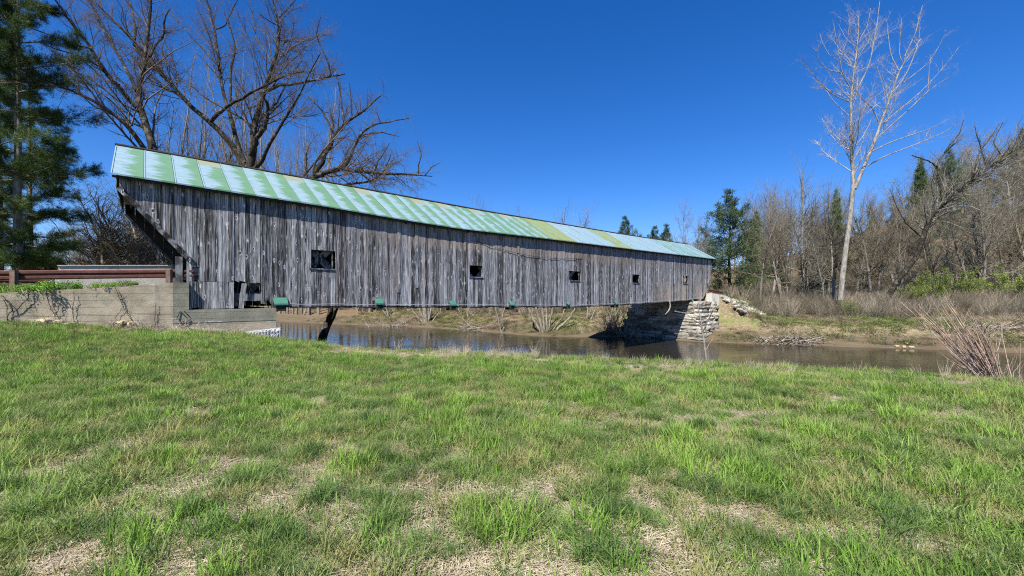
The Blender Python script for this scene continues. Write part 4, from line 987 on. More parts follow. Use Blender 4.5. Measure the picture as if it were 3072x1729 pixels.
rF = np.random.default_rng(77)
for i in range(90):
    px = rF.uniform(560, 2010); Y = rF.uniform(60, 84) if px < 1500 else rF.uniform(52, 74); u_ = (px-CX)/F; X_ = np.array([u_*Y]); Y_ = np.array([Y])
    if inside(X_, Y_, np.vstack([NL, FL]))[0] or pdist(X_, Y_, FL)[0] < 6: continue
    roofy = 730+(2045-px)*-.175 if px > 1300 else 600-(1300-px)*.18
    zt = EYE+(HY-roofy-rF.uniform(25, 90))/F*Y; zb = gz(X_[0], Y); k = int(rF.integers(0, 6)); q = max(5, zt-zb)/(12+k % 4)
    place_tree(BV[k], (X_[0], Y, zb-.1), rF.uniform(0, 6), (q*1.25, q), 'bare tree on the far bank mostly hidden behind the long bridge', 'far bank trees behind the bridge')
# multi-stemmed trees on the far bank under the bridge
def clump(base, stems, lab, mb_='grey', group=None, twn=(30, 120)):
    K = 14; L = []
    for (dx, dy, hh, r0) in stems:
        p = [base+np.array([dx*(.14+1.35*(1-math.exp(-t*hh/3.2))), dy*t+dy*.4, hh*t-.3]) for t in np.linspace(0, 1, K)]; p = np.array(p); p[1:] += rng.normal(size=(K-1, 3))*.05; L.append((p, np.linspace(r0, r0*.45, K)))
    return traced_tree('bank_tree', L, base, lab, 'tree', M[mb_], M['greyt'], [dict(n=twn[0], ang=45, lr=.35, K=7, wig=.2, up=.1, rr=.45, t0=.3), dict(n=twn[1], ang=42, lr=.5, K=5, wig=.2, rr=.6, lmin=.5)], group)
b = P(1638, 1010, 43.9); b[2] = gz(b[0], 43.9)-.1
clump(b+np.array([0, .3, 0]), [(-1.9, .5, 6.5, .17), (-1.0, 0, 7.5, .2), (-.35, .3, 8, .15), (.2, .2, 7.5, .14), (.7, -.3, 6.5, .12), (3.4, .5, 3.6, .16), (2.2, .4, 5, .08)], 'cluster of pale leaning trunks at the far water edge under the middle of the bridge')
b = P(1283, 975, 57); b[2] = gz(b[0], 57); clump(b, [(-1.5, 0, 7, .17), (-.9, .4, 7.5, .17), (-.4, -.2, 8, .2), (.1, .2, 8, .16), (.6, 0, 7, .16), (2.4, .3, 3, .10), (-3, .3, 3, .10)], 'bundle of upright grey trunks on the far bank seen below the bridge left of centre')
b = P(1512, 1008, 46.8); b[2] = -2.6; clump(b, [(-.9, 0, 6.5, .11), (-.3, .3, 3., .06)], 'single thin pale trunk standing at the far water edge under the bridge')
for px, Y in [(905, 70), (1070, 66), (1085, 68), (1170, 62), (1400, 56), (1500, 53), (1760, 47), (1820, 45)]:
    x = (px-CX)/F*Y; b = np.array([x, Y, gz(x, Y)]); clump(b, [(random.uniform(-1, 1), .3, random.uniform(6, 8), .13), (random.uniform(-2, 2), 0, 6, .09)], 'slim grey tree on the far bank glimpsed below the bridge', group='slim trees glimpsed below the bridge', twn=(14, 60))
# leaning dark trunk behind the grass lip
lt = limb_from_px([(945, 1075, 30), (955, 1048, 27), (967, 1010, 25), (984, 972, 24), (1000, 930, 26), (1015, 880, 24), (1030, 830, 20), (1060, 760, 14)], 1, 0, 0, 23.5, K=14, Y2=26)
lt2 = limb_from_px([(985, 968, 16), (990, 945, 16), (991, 915, 15), (990, 860, 12), (985, 790, 8)], 1, 0, 0, 24.2, K=14)
traced_tree('leaning_tree', [lt, lt2], lt[0][0], 'dark mottled trunk leaning right beside the river under the left part of the bridge', 'tree', M['bark'], M['twig'], [dict(n=16, ang=45, lr=.3, K=6, wig=.2, t0=.5), dict(n=60, ang=40, lr=.5, K=4, lmin=.3)])

# shrubs
def shrub_mesh(seed, n, h, spread, r0, m, lean=(0, 0), nt=(0, 0), leaf=None, nl=0, K=8, wig=.08, rise=.25, ls=.05):
    r = np.random.default_rng(seed); P0 = np.zeros((n, K, 3)); P0[:, 0, :2] = r.normal(size=(n, 2))*spread*.12
    a = r.random(n)*6.28; d = np.stack([np.cos(a)*spread*r.random(n)**.6+lean[0], np.sin(a)*spread*r.random(n)**.6+lean[1], np.ones(n)], 1); d = unit(d); L = h*r.uniform(.45, 1.1, n)/K
    for k in range(1, K): d = unit(d+r.normal(size=(n, 3))*wig+np.array([0, 0, rise*.1])); P0[:, k] = P0[:, k-1]+d*L[:, None]
    Rr = r0*r.uniform(.6, 1.2, n)[:, None]*np.linspace(1, .25, K)[None]; parts = [tubes(P0, Rr, 4)]; last = (P0, Rr)
    if nt[0]: q = grow(P0, Rr, nt[0], 34, .42, 6, .14, .15, .25, .6, r, lmin=.1*h); parts.append(tubes(*q, 3)); last = q
    if nt[1]: q = grow(q[0], q[1], nt[1], 34, .5, 4, .14, .1, .2, .7, r, lmin=.06*h); parts.append(tubes(*q, 3)); last = q
    st = joinmesh('stems', parts, m); out = [st]
    if nl:
        N = len(last[0]); i = r.integers(0, N, nl); k = r.integers(1, last[0].shape[1], nl); c = last[0][i, k]+r.normal(size=(nl, 3))*ls*.8
        u_ = unit(r.normal(size=(nl, 3))); w_ = unit(np.cross(u_, r.normal(size=(nl, 3)))); sz = ls*r.uniform(.6, 1.3, nl)[:, None]
        V = np.stack([c, c+u_*sz*.5+w_*sz*.3, c+u_*sz, c+u_*sz*.5-w_*sz*.3], 1).reshape(-1, 3); out.append(mesh('leaves', V, np.arange(nl*4).reshape(-1, 4), leaf))
    return out
osier = shrub_mesh(31, 44, 3.3, .22, .021, M['osier'], (-.62, .1), (170, 260), wig=.04, rise=-.05)
b = P(3046, 1112, 9.2); b[2] = gz(b[0], 9.2)-.1
place_tree(osier, b, 0, 1., 'many-stemmed reddish bare shrub fanning left at the right edge of the river bank', name='osier_shrub', cat='shrub', pn=('stems',))
osier2 = shrub_mesh(32, 14, 3.0, .30, .014, M['osier'], (.0, .1), (60, 100), wig=.05)
b = P(3075, 1105, 9.8); b[2] = gz(b[0], 9.8)-.1; place_tree(osier2, b, 0, 1., 'upright bare shrub behind the fanning reddish one', name='osier_shrub', cat='shrub', pn=('stems',))
GSH = [shrub_mesh(40+i, 26, 3.0, .6, .03, M['greyt'], (0, 0), (120, 300), M['bud'], 6000, ls=.085) for i in range(2)]
for px, py, Y, sc, lab in [(2800, 905, 44, 1.25, 'round bush flushed with fresh green leaves before the hill'), (2870, 900, 45, 1.3, 'wide budding green bush between the round one and the right edge'), (2745, 915, 43, .9, 'small yellow green bush left of the round leafing one'),
                           (2925, 905, 46, 1.1, 'pale green bush at the foot of the hill'), (3040, 900, 45, 1.35, 'rightmost leafing green bush'), (2540, 900, 40, .55, 'low green bush at the foot of the pale forked tree')]:
    x = (px-CX)/F*Y; place_tree(GSH[int(px) % 2], (x, Y, gz(x, Y)-.1), px, sc, lab, name='green_bush', cat='bush', pn=('stems', 'leaves'))
for px, Y, lab in [(1450, 60, 'green patch of leafing bush on the far bank under the bridge left of the trunks'), (1535, 58, 'green leafing bush on the far bank directly left of the pale trunks')]:
    x = (px-CX)/F*Y; place_tree(GSH[0], (x, Y, gz(x, Y)-.2), px, .6, lab, name='green_bush', cat='bush', pn=('stems', 'leaves'))

# ------------------------------------------------------------------ scattering of stuff with geometry nodes
def scatter(name, pts, rot, scl, idx, variants, label=None):
    col = bpy.data.collections.new(name+'_kinds')
    for i, me in enumerate(variants):
        o = bpy.data.objects.new('%s_%02d' % (name, i), me); col.objects.link(o)
    me = bpy.data.meshes.new(name); me.vertices.add(len(pts)); me.vertices.foreach_set('co', np.asarray(pts, np.float32).ravel())
    a = me.attributes.new('rot', 'FLOAT_VECTOR', 'POINT'); a.data.foreach_set('vector', np.asarray(rot, np.float32).ravel())
    a = me.attributes.new('scl', 'FLOAT', 'POINT'); a.data.foreach_set('value', np.asarray(scl, np.float32))
    a = me.attributes.new('idx', 'INT', 'POINT'); a.data.foreach_set('value', np.asarray(idx, np.int32))
    o = link(name, me, kind='stuff', label=label)
    g = bpy.data.node_groups.new(name, 'GeometryNodeTree'); g.interface.new_socket('Geometry', in_out='INPUT', socket_type='NodeSocketGeometry'); g.interface.new_socket('Geometry', in_out='OUTPUT', socket_type='NodeSocketGeometry')
    N = g.nodes; L = g.links; gi = N.new('NodeGroupInput'); go = N.new('NodeGroupOutput'); ip = N.new('GeometryNodeInstanceOnPoints'); ci = N.new('GeometryNodeCollectionInfo')
    ci.inputs[0].default_value = col; ci.inputs['Separate Children'].default_value = True; ci.inputs['Reset Children'].default_value = True
    def na(nm, ty):
        q = N.new('GeometryNodeInputNamedAttribute'); q.data_type = ty; q.inputs[0].default_value = nm; return q.outputs[0]
    L.new(gi.outputs[0], ip.inputs['Points']); L.new(ci.outputs[0], ip.inputs['Instance']); ip.inputs['Pick Instance'].default_value = True
    L.new(na('idx', 'INT'), ip.inputs['Instance Index']); L.new(na('rot', 'FLOAT_VECTOR'), ip.inputs['Rotation']); L.new(na('scl', 'FLOAT'), ip.inputs['Scale']); L.new(ip.outputs[0], go.inputs[0])
    md = o.modifiers.new('scatter', 'NODES'); md.node_group = g; return o
def blades(seed, n, rad, hmin, hmax, wd, bend, flat=0., m=None, K=4):
    r = np.random.default_rng(seed); a = r.random(n)*6.28; q = np.sqrt(r.random(n))*rad
    b0 = np.stack([np.cos(a)*q, np.sin(a)*q, np.zeros(n)], 1); h = r.uniform(hmin, hmax, n)
    da = a+r.normal(size=n)*1.2; out = np.stack([np.cos(da), np.sin(da), np.zeros(n)], 1)
    tilt = (bend*r.uniform(.2, 1.1, n)+flat*1.45).clip(0, 1.52); side = np.stack([-np.sin(da), np.cos(da), np.zeros(n)], 1)
    yaw = r.uniform(-.9, .9, n)[:, None]; side = side*np.cos(yaw)+out*np.sin(yaw)
    V = np.zeros((n, K*2-1, 3)); pos = b0.copy(); th = tilt*.35
    if flat: th = tilt*1.; pos[:, 2] += r.random(n)*.03
    for k in range(K):
        w_ = wd*(1-(k/(K-1))**1.5)*r.uniform(.7, 1.3, n)[:, None]
        if k < K-1: V[:, 2*k] = pos-side*w_; V[:, 2*k+1] = pos+side*w_
        else: V[:, 2*k] = pos
        d = out*np.sin(th)[:, None]+np.array([0, 0, 1.])*np.cos(th)[:, None]; pos = pos+d*(h/(K-1))[:, None]; th = th+tilt*(.45 if not flat else .12)
    V[:, :, 2] = np.maximum(V[:, :, 2], .004)
    fs = []
    base = (np.arange(n)*(K*2-1))[:, None]
    for k in range(K-2): fs += [base+np.array([[2*k, 2*k+1, 2*k+3]]), base+np.array([[2*k, 2*k+3, 2*k+2]])]
    k = K-2; fs.append(base+np.array([[2*k, 2*k+1, 2*k+2]]))
    return mesh('blades', V.reshape(-1, 3), np.concatenate(fs), m)
GV = [blades(i, 80, .15, .03, .085, .0024, 1.2, 0, M['grass']) for i in range(4)] + \
     [blades(10+i, 60, .055, .12, .28, .0030, 1.35, 0, M['tuss'], 5) for i in range(3)] + \
     [blades(20+i, 60, .16, .10, .26, .0024, .5, 1., M['straw']) for i in range(3)] + \
     [blades(30+i, 45, .12, .08, .19, .0045, .9, 0, M['ygrass'], 5) for i in range(2)] + \
     [blades(40+i, 42, .11, .07, .16, .0034, 1.15, 0, M['grass'], 5) for i in range(2)] + \
     [blades(50, 26, .16, .03, .09, .002, 1.2, .5, M['straw'])]
def gp(px, py, z=0):
    Y = (EYE-z)*F/(py-HY); return ((px-CX)/F*Y, Y)
straw_c = [(gp(x, y), r_) for x, y, r_ in [(757, 1571, .26), (1107, 1700, .32), (233, 1680, .28), (437, 1592, .25), (700, 1400, .30), (1037, 1350, .28), (2049, 1250, .85), (2080, 1585, .42), (1775, 1675, .28), (1573, 1645, .22), (2263, 1585, .30),
                                         (2629, 1205, .85), (1927, 1112, .9), (1860, 1100, .8), (600, 1460, .3), (900, 1430, .22), (100, 1420, .3), (1400, 1500, .18), (1250, 1560, .2), (340, 1360, .3), (1180, 1120, .5), (1480, 1210, .4), (520, 1250, .4), (900, 1210, .4), (160, 1240, .4), (2300, 1330, .25), (1700, 1480, .2), (2400, 1650, .22), (2560, 1600, .2), (560, 1690, .3), (1330, 1690, .28), (1950, 1640, .3), (880, 1560, .25), (1180, 1440, .22)]]
tus_c = [gp(x, y) for x, y in [(559, 1546), (990, 1493), (1165, 1592), (640, 1621), (955, 1371), (1147, 1383), (134, 1330), (47, 1569), (844, 1266), (1958, 1315), (1951, 1425), (2275, 1510), (2373, 1559), (2562, 1388), (1683, 1333), (420, 1300), (700, 1190), (1400, 1420), (1500, 1290), (1290, 1660), (330, 1610), (870, 1640), (1820, 1560), (2080, 1480), (2750, 1600), (2600, 1690), (2900, 1500), (1600, 1180), (250, 1190), (560, 1120), (1850, 1700), (1000, 1280), (760, 1290), (2180, 1390)]]
r3 = np.random.default_rng(9)
def field_points(n, ymax=17, ymin=1.9, umax=1.36):
    Y = np.sqrt(ymin**2+(ymax**2-ymin**2)*r3.random(n)); X = Y*r3.uniform(-umax, umax, n); return X, Y
def near_ok(X, Y, mn=3.9):
    dn = pdist(X, Y, NL); ins = inside(X, Y, np.vstack([NL, FL])); s_, p_ = toB(X, Y)
    d = (X-WING0[0])*WINGD[0]+(Y-WING0[1])*WINGD[1]; q = (X-WING0[0])*WINGN[0]+(Y-WING0[1])*WINGN[1]
    return (~ins) & (dn > mn) & ~((s_ > -5.2) & (p_ > -.36)) & ~((d > -.4) & (q > -.08))
X, Y = field_points(52000); dn = pdist(X, Y, NL); ok = near_ok(X, Y)
sm = np.zeros(len(X))
for (c, r_) in straw_c: sm = np.maximum(sm, np.exp(-(((X-c[0])/1.35)**2+(Y-c[1])**2)/(r_*r_)))
sm = sm+.16*lump(X, Y, 2.1, 2)+.20*lump(X, Y, 6, 7)
lipband = np.exp(-((dn-5.3)/.95)**2)*np.clip(.75+.75*lump(X, Y, .9, 3), 0, 1)*(X > -5.3)
prob = np.clip(1.22-1.15*np.clip(sm, 0, 1)-1.1*lipband-.34*(Y < 8.5)*(1-np.clip((Y-6)/2.5, 0, 1)), .08, 1); keep = ok & (r3.random(len(X)) < prob*(.42+.58*np.clip(9/Y, 0, 1)))
X, Y, sm_ = X[keep], Y[keep], sm[keep]; Z = H(X, Y); n = len(X)
lush = lump(X, Y, .5, 9)+.25*(X > 1)
idx = r3.integers(0, 4, n); tall = (r3.random(n) < np.clip(.32+.25*lush, .12, .6)); idx[tall] = 12+r3.integers(0, 2, tall.sum()); yl_ = r3.random(n) < .05+.08*(X > 2)*(Y < 5); idx[yl_] = 10+r3.integers(0, 2, yl_.sum())
rot = np.stack([r3.normal(size=n)*.12, r3.normal(size=n)*.12, r3.random(n)*6.28], 1); sc = r3.uniform(.75, 1.35, n)*(1+.22*lush)
PX = [np.stack([X, Y, Z], 1)]; RO = [rot]; SC = [sc]; IX = [idx]
# straw thatch
X, Y = field_points(44000); ok = near_ok(X, Y, 3.6); sm = np.zeros(len(X))
for (c, r_) in straw_c: sm = np.maximum(sm, np.exp(-(((X-c[0])/1.35)**2+(Y-c[1])**2)/(r_*r_)))
sm = sm+.25*lump(X, Y, 2.1, 2); k = ok & (r3.random(len(X)) < np.clip(.46+sm, .2, 1)); X, Y = X[k], Y[k]; n = len(X)
ang = 1.2*lump(X, Y, 1.6, 4)*3; PX.append(np.stack([X, Y, H(X, Y)+.004], 1)); RO.append(np.stack([np.zeros(n), np.zeros(n), ang+r3.normal(size=n)*.3], 1)); SC.append(r3.uniform(.7, 1.2, n)); IX.append(np.where(r3.random(n) < .25, 14, 7+r3.integers(0, 3, n)))
# tussocks
tx = []
for (cx_, cy_) in tus_c:
    for _ in range(6): tx.append((cx_+r3.normal()*.10, cy_+r3.normal()*.06, r3.uniform(.6, 1.1)))
X, Y = field_points(1500, 11); ok = near_ok(X, Y, 4.2)&(lump(X, Y, 1.1, 5) > .0)
for x_, y_ in zip(X[ok], Y[ok]):
    k_ = r3.uniform(.45, .8)
    for _ in range(3): tx.append((x_+r3.normal()*.06, y_+r3.normal()*.05, k_))
# looser clumps of ordinary grass give the field its uneven nap
cl_ = []
X, Y = field_points(3300, 12.5); dn = pdist(X, Y, NL); ok = near_ok(X, Y, 4.3) & ((np.exp(-((dn-5.3)/.95)**2)*np.clip(.75+.75*lump(X, Y, .9, 3), 0, 1) < .35) | (X < -5.3))
for x_, y_ in zip(X[ok], Y[ok]):
    r_ = r3.uniform(.05, .13); k_ = r3.uniform(.65, 1.35); kind = r3.choice([12, 13, 12, 13, 4, 5, 10])
    for _ in range(r3.integers(3, 8)): cl_.append((x_+r3.normal()*r_, y_+r3.normal()*r_*.8, k_*r3.uniform(.8, 1.15)*(.62 if kind in (4, 5) else 1), kind))
cl_ = np.array(cl_); n = len(cl_); PX.append(np.stack([cl_[:, 0], cl_[:, 1], H(cl_[:, 0], cl_[:, 1])], 1)); RO.append(np.stack([r3.normal(size=n)*.15, r3.normal(size=n)*.15, r3.random(n)*6.28], 1)); SC.append(cl_[:, 2]); IX.append(cl_[:, 3].astype(int))
tx = np.array(tx); n = len(tx); PX.append(np.stack([tx[:, 0], tx[:, 1], H(tx[:, 0], tx[:, 1])], 1)); RO.append(np.stack([r3.normal(size=n)*.15, r3.normal(size=n)*.15, r3.random(n)*6.28], 1)); SC.append(tx[:, 2]); IX.append(4+r3.integers(0, 3, n))
# lip grass a little longer
X, Y = field_points(9000, 16, 6); dn = pdist(X, Y, NL); k = near_ok(X, Y, 3.7) & (dn < 5.0) & (r3.random(len(X)) < .30+.5*lump(X, Y, 1.5, 4)); X, Y = X[k], Y[k]; n = len(X)
PX.append(np.stack([X, Y, H(X, Y)], 1)); RO.append(np.stack([r3.normal(size=n)*.1, r3.normal(size=n)*.1, r3.random(n)*6.28], 1)); SC.append(r3.uniform(.9, 1.4, n)); IX.append(12+r3.integers(0, 2, n))
# the field goes on beside and behind the viewpoint
X = r3.uniform(-17, 17, 30000); Y = r3.uniform(-3, 13.5, 30000); k = (np.abs(X) > 1.33*np.maximum(Y, 1.4)) & near_ok(X, Y, 4.2) & (r3.random(30000) < .8+.4*lump(X, Y, 2.1, 2)); X, Y = X[k], Y[k]; n = len(X)
PX.append(np.stack([X, Y, H(X, Y)], 1)); RO.append(np.stack([r3.normal(size=n)*.12, r3.normal(size=n)*.12, r3.random(n)*6.28], 1)); SC.append(r3.uniform(.9, 1.6, n)); IX.append(r3.choice([0, 1, 2, 3, 12, 13, 12, 13, 7, 8, 10], n))
scatter('grass', np.concatenate(PX), np.concatenate(RO), np.concatenate(SC), np.concatenate(IX), GV, 'tufted spring grass with straw patches covering the near field')

# dead stems, brush and dry growth on the banks
DS_ = [shrub_mesh(60+i, 9, .42, .35, .0028, M['straw_stem'], (0, 0), (14, 0), K=6, wig=.1) for i in range(3)]+[shrub_mesh(64, 14, .55, .5, .004, M['straw_stem'], (0, 0), (40, 0), K=6)]
pts = []; idx = []
for px in np.r_[r3.uniform(960, 3050, 150), r3.normal(1390, 50, 80), r3.normal(1530, 40, 60), r3.normal(2290, 60, 40), r3.normal(2020, 60, 30)]:
    u = (px-CX)/F
    Ys = np.linspace(6, 16, 80); dd = pdist(u*Ys, Ys, NL); j = np.argmin(np.abs(dd-r3.uniform(4.1, 5.3))); pts.append((u*Ys[j], Ys[j], gz(u*Ys[j], Ys[j])-.02)); idx.append(r3.integers(0, 4))
n = len(pts); scatter('dead_stems', pts, np.stack([r3.normal(size=n)*.2, r3.normal(size=n)*.2, r3.random(n)*6.28], 1), r3.uniform(.25, .85, n), idx, [d[0] for d in DS_], 'dry pale stems standing along the near river edge')
BRV = [shrub_mesh(70+i, 26, 1.9, .75, .010, M[['greyt', 'brownt', 'brownt', 'straw_stem'][i]], (0, 0), (150, 260), K=7, wig=.12)[0] for i in range(4)]
M['dry'] = leaf_mat('dry_bank_grass', (.12, .095, .055), (.33, .275, .18), .2, 1.2)
DGV = [blades(80+i, 70, .5, .2, .5, .011, 1.1, .25, M['dry']) for i in range(2)]+[blades(84, 70, .5, .15, .38, .012, 1.2, .1, M['bankg'])]
def scatter_far(n, ymin, ymax, umin, umax, dmin, dmax, seed):
    r = np.random.default_rng(seed); Y = r.uniform(ymin, ymax, n); X = Y*r.uniform(umin, umax, n); df = pdist(X, Y, FL); dn = pdist(X, Y, NL); ins = inside(X, Y, np.vstack([NL, FL])); s_, p_ = toB(X, Y)
    k = (~ins) & (df < dn) & (df > dmin) & (df < dmax) & ~((s_ > 31) & (p_ > -.2) & (p_ < 6.2) & (s_ < 60)) & ~((s_ > 31) & (s_ < 38.5) & (p_ > -2.2) & (p_ < 8)); return X[k], Y[k], r
X, Y, r = scatter_far(8000, 36, 70, -.58, 1.3, 6.5, 60, 11); k = (lump(X, Y, .35, 1)+.036*(pdist(X, Y, FL)-9) > np.where(X > 16, -.05, .12)); X, Y = X[k], Y[k]; n = len(X)
scatter('undergrowth', np.stack([X, Y, H(X, Y)-.1], 1), np.stack([r.normal(size=n)*.1, r.normal(size=n)*.1, r.random(n)*6.28], 1), r.uniform(.5, 1.25, n), np.where(r.random(n) < .12, 3, r.integers(0, 3, n)), BRV, 'leafless brush tangled at the foot of the woods across the river')
X, Y, r = scatter_far(20000, 28, 66, -.62, 1.3, .8, 26, 12); k = lump(X, Y, .5, 6) > -.8; X, Y = X[k], Y[k]; n = len(X)
scatter('bank_grass', np.stack([X, Y, H(X, Y)-.03], 1), np.stack([r.normal(size=n)*.1, r.normal(size=n)*.1, r.random(n)*6.28], 1), r.uniform(.5, 1.1, n), np.where(lump(X, Y, .3, 9) > .0, 2, r.integers(0, 2, n)), DGV, 'dry matted grass on the far river bank')
X, Y, r = scatter_far(2600, 28, 66, -.58, 1.3, .4, 9, 13); k = lump(X, Y, .5, 3) > -.1; X, Y = X[k], Y[k]; n = len(X)
scatter('bank_brush', np.stack([X, Y, H(X, Y)-.1], 1), np.stack([r.normal(size=n)*.7, r.normal(size=n)*.7, r.random(n)*6.28], 1), r.uniform(.25, .65, n), r.integers(0, 4, n), BRV, 'bare brush and roots hanging along the far water edge')
r = np.random.default_rng(21); Y = r.uniform(52, 110, 2600); X = Y*r.uniform(-.62, .36, 2600); k = (~inside(X, Y, np.vstack([NL, FL]))) & (pdist(X, Y, FL) < pdist(X, Y, NL)) & (pdist(X, Y, FL) > 7) & (pdist(X, Y, FL) < 30); X, Y = X[k], Y[k]; n = len(X)
scatter('thicket', np.stack([X, Y, H(X, Y)-.1], 1), np.stack([r.normal(size=n)*.1, r.normal(size=n)*.1, r.random(n)*6.28], 1), r.uniform(.9, 1.5, n), r.integers(0, 4, n), BRV, 'dense leafless thicket on the far bank seen below the bridge')
# brush pile beside the abutment, left side of it
b = P(1850, 1000, 40.5); b[2] = gz(b[0], 40.5)
for i, (px, Y, sc) in enumerate([(1868, 42.2, 2.0), (1825, 43, 1.6)]):
    x = (px-CX)/F*Y; place_tree([shrub_mesh(90+i, 40, 2.4, 1.1, .02, M['drift'], (.1, -.2), (160, 260), K=8, wig=.2)[0]], (x, Y, gz(x, Y)-.1), 0, sc, ['tangled dead brush heaped against the dark side of the stone abutment', 'lower dead brush left of the heap at the abutment'][i], name='brush_heap', cat='brush', pn=('stems',))
# driftwood piles on the right bank
def drift(px, py, Y, n, L, lab, seed, m='drift', fan=1.):
    r = np.random.default_rng(seed); x, _, z0 = P(px, py, Y); z0 = gz(x, Y)+.1; K = 6; P0 = np.zeros((n, K, 3)); P0[:, 0] = r.normal(size=(n, 3))*np.array([L*.30*fan, .25, .14]); a = r.random(n)*6.28
    d = unit(np.stack([np.cos(a), np.sin(a)*.4, r.normal(size=n)*.22], 1))
    for k in range(1, K): d = unit(d+r.normal(size=(n, 3))*.14); P0[:, k] = P0[:, k-1]+d*(L*.35*r.uniform(.4, 1.1, n)/K*2)[:, None]
    R_ = r.uniform(.012, .045, n)[:, None]*np.linspace(1, .4, K)[None]; link('driftwood_pile', joinmesh('driftwood', [tubes(P0, R_, 5)], M[m]), label=lab, cat='driftwood').location = (x, Y, z0)
drift(2290, 1028, 36.2, 70, 2.2, 'fan of pale roots and sticks on the mud right of the stone abutment', 1, fan=.3)
drift(2405, 1015, 35.6, 160, 3.6, 'long dark driftwood tangle lodged against the right bank', 2)
drift(2990, 1020, 32.5, 90, 3.6, 'driftwood tangle on the bank behind the fanning reddish shrub', 3)
drift(1180, 975, 57, 70, 6, 'scatter of dead sticks on the far bank seen below the bridge', 4)
drift(1440, 985, 50, 40, 6, 'pale fallen branches on the far mud bank left of the trunks', 5)
for i, (px, py, Y) in enumerate([(2690, 1040, 33.2), (2712, 1042, 33), (2735, 1046, 32.8), (2722, 1038, 33.4)]):
    x = P(px, py, Y)[0]; stone(None, i, (x, Y, gz(x, Y)+.08), (.3, .22, .16), 'ystone', i, label=['first pale ochre rock from the left at the right bank waterline', 'second pale rock in the waterline group on the right bank', 'rightmost pale rock of the waterline group on the right bank', 'uppermost pale rock of the waterline group'][i], cat='rock')
# rubble beside the far abutment and on the slope
rb = random.Random(4)
for i in range(70):
    s_ = rb.uniform(36.5, 41.5); f_ = rb.random(); p_ = -1.2-f_*2.2-(s_-37)*.1; q = W(s_, p_, 0); zz = gz(q[0], q[1])
    if zz < -2.3: continue
    stone(fb, i % 6, (s_, p_, zz+.05), (rb.uniform(.25, .6), rb.uniform(.2, .4), rb.uniform(.12, .28)), 'stone', rb.random()*3, 'rubble_stone', .4)
# rocks at the foot of the wing wall
for i, (px, py, sx, m_, lab) in enumerate([(140, 962, .62, 'ystone', 'wide ochre rock ledge at the wall foot toward the left edge'), (176, 967, .35, 'ystone', 'small ochre rock right of the wide ledge at the wall foot'), (370, 968, .42, 'ystone', 'bright yellowish rock set in the wing wall foot'), (395, 972, .32, 'ystone', 'smaller yellowish rock right of the bright one at the wall foot'),
                                     (120, 968, .5, 'stone', 'grey rock under the ochre ledge at the wall foot'), (210, 975, .3, 'stone', 'grey rock between the ledge and the dead stick'), (502, 1012, .26, 'wstone', 'flat white stone in the grass below the abutment corner')]):
    u = (px-CX)/F; dd = (u*WING0[1]-WING0[0])/(WINGD[0]-u*WINGD[1]); a = WING0+WINGD*dd-WINGN*.1
    if i == 6: a = np.array(gp(502, 1016, .32))
    zz = EYE+(HY-py)/F*a[1]; stone(None, i % 6, (a[0], a[1], zz if i != 6 else gz(*a)+.05), (sx*.62, .22, .11), m_, 2.9, label=lab, cat='rock')
# debris of sticks along the foot of the walls
X = []; 
for i in range(150):
    px = rb.uniform(390, 700) if i > 50 else rb.uniform(20, 520); u = (px-CX)/F
    if px < 518: dd = (u*WING0[1]-WING0[0])/(WINGD[0]-u*WINGD[1]); a = WING0+WINGD*dd-WINGN*rb.uniform(.1, .5)
    else: q = W(ws(px, -.4), -.3-rb.uniform(0, .9), 0); a = q[:2]
    X.append((a[0], a[1], gz(a[0], a[1])+.03))
X = np.array(X); n = len(X); STK = [shrub_mesh(110+i, 7, .6, 1.2, .006, M[['drift', 'straw_stem'][i]], (0, 0), (10, 0), K=6, wig=.2)[0] for i in range(2)]
scatter('stick_litter', X, np.stack([r3.normal(size=n)*1.2, r3.normal(size=n)*1.2, r3.random(n)*6.28], 1), r3.uniform(.4, 1., n), r3.integers(0, 2, n), STK, 'dead sticks and stalks littering the foot of the concrete walls')
# weeds along the top of the wing wall
LV = [shrub_mesh(120+i, 14, .34, .8, .004, M['straw_stem'], (0, 0), (30, 0), M['weed'], 260, K=5, ls=.05) for i in range(2)]
wm = [];
for st_, lf in LV:
    v1 = np.array([v.co for v in lf.vertices]); wm.append(lf)
X = [];
for i in range(330):
    dd = rb.uniform(1.0, 11); g_ = rb.random()
    if 0.0 < dd < 9 and math.sin(dd*2.3)+.6 < rb.uniform(-1, 1): continue
    a = WING0+WINGD*dd+WINGN*rb.uniform(.03, .95); X.append((a[0], a[1], walltop(dd)-.03))
X = np.array(X); n = len(X)
scatter('wall_weeds', X, np.stack([np.zeros(n), np.zeros(n), r3.random(n)*6.28], 1), r3.uniform(.35, .95, n)*np.where(X[:, 0] < -13.4, 1.3, .8), r3.integers(0, 2, n), wm, 'green weeds growing along the top of the wing wall')
scatter('wall_weed_stems', X, np.stack([np.zeros(n), np.zeros(n), r3.random(n)*6.28], 1), r3.uniform(.4, 1.2, n), r3.integers(0, 2, n), [LV[0][0], LV[1][0]], 'dry stems among the weeds on the wing wall top')
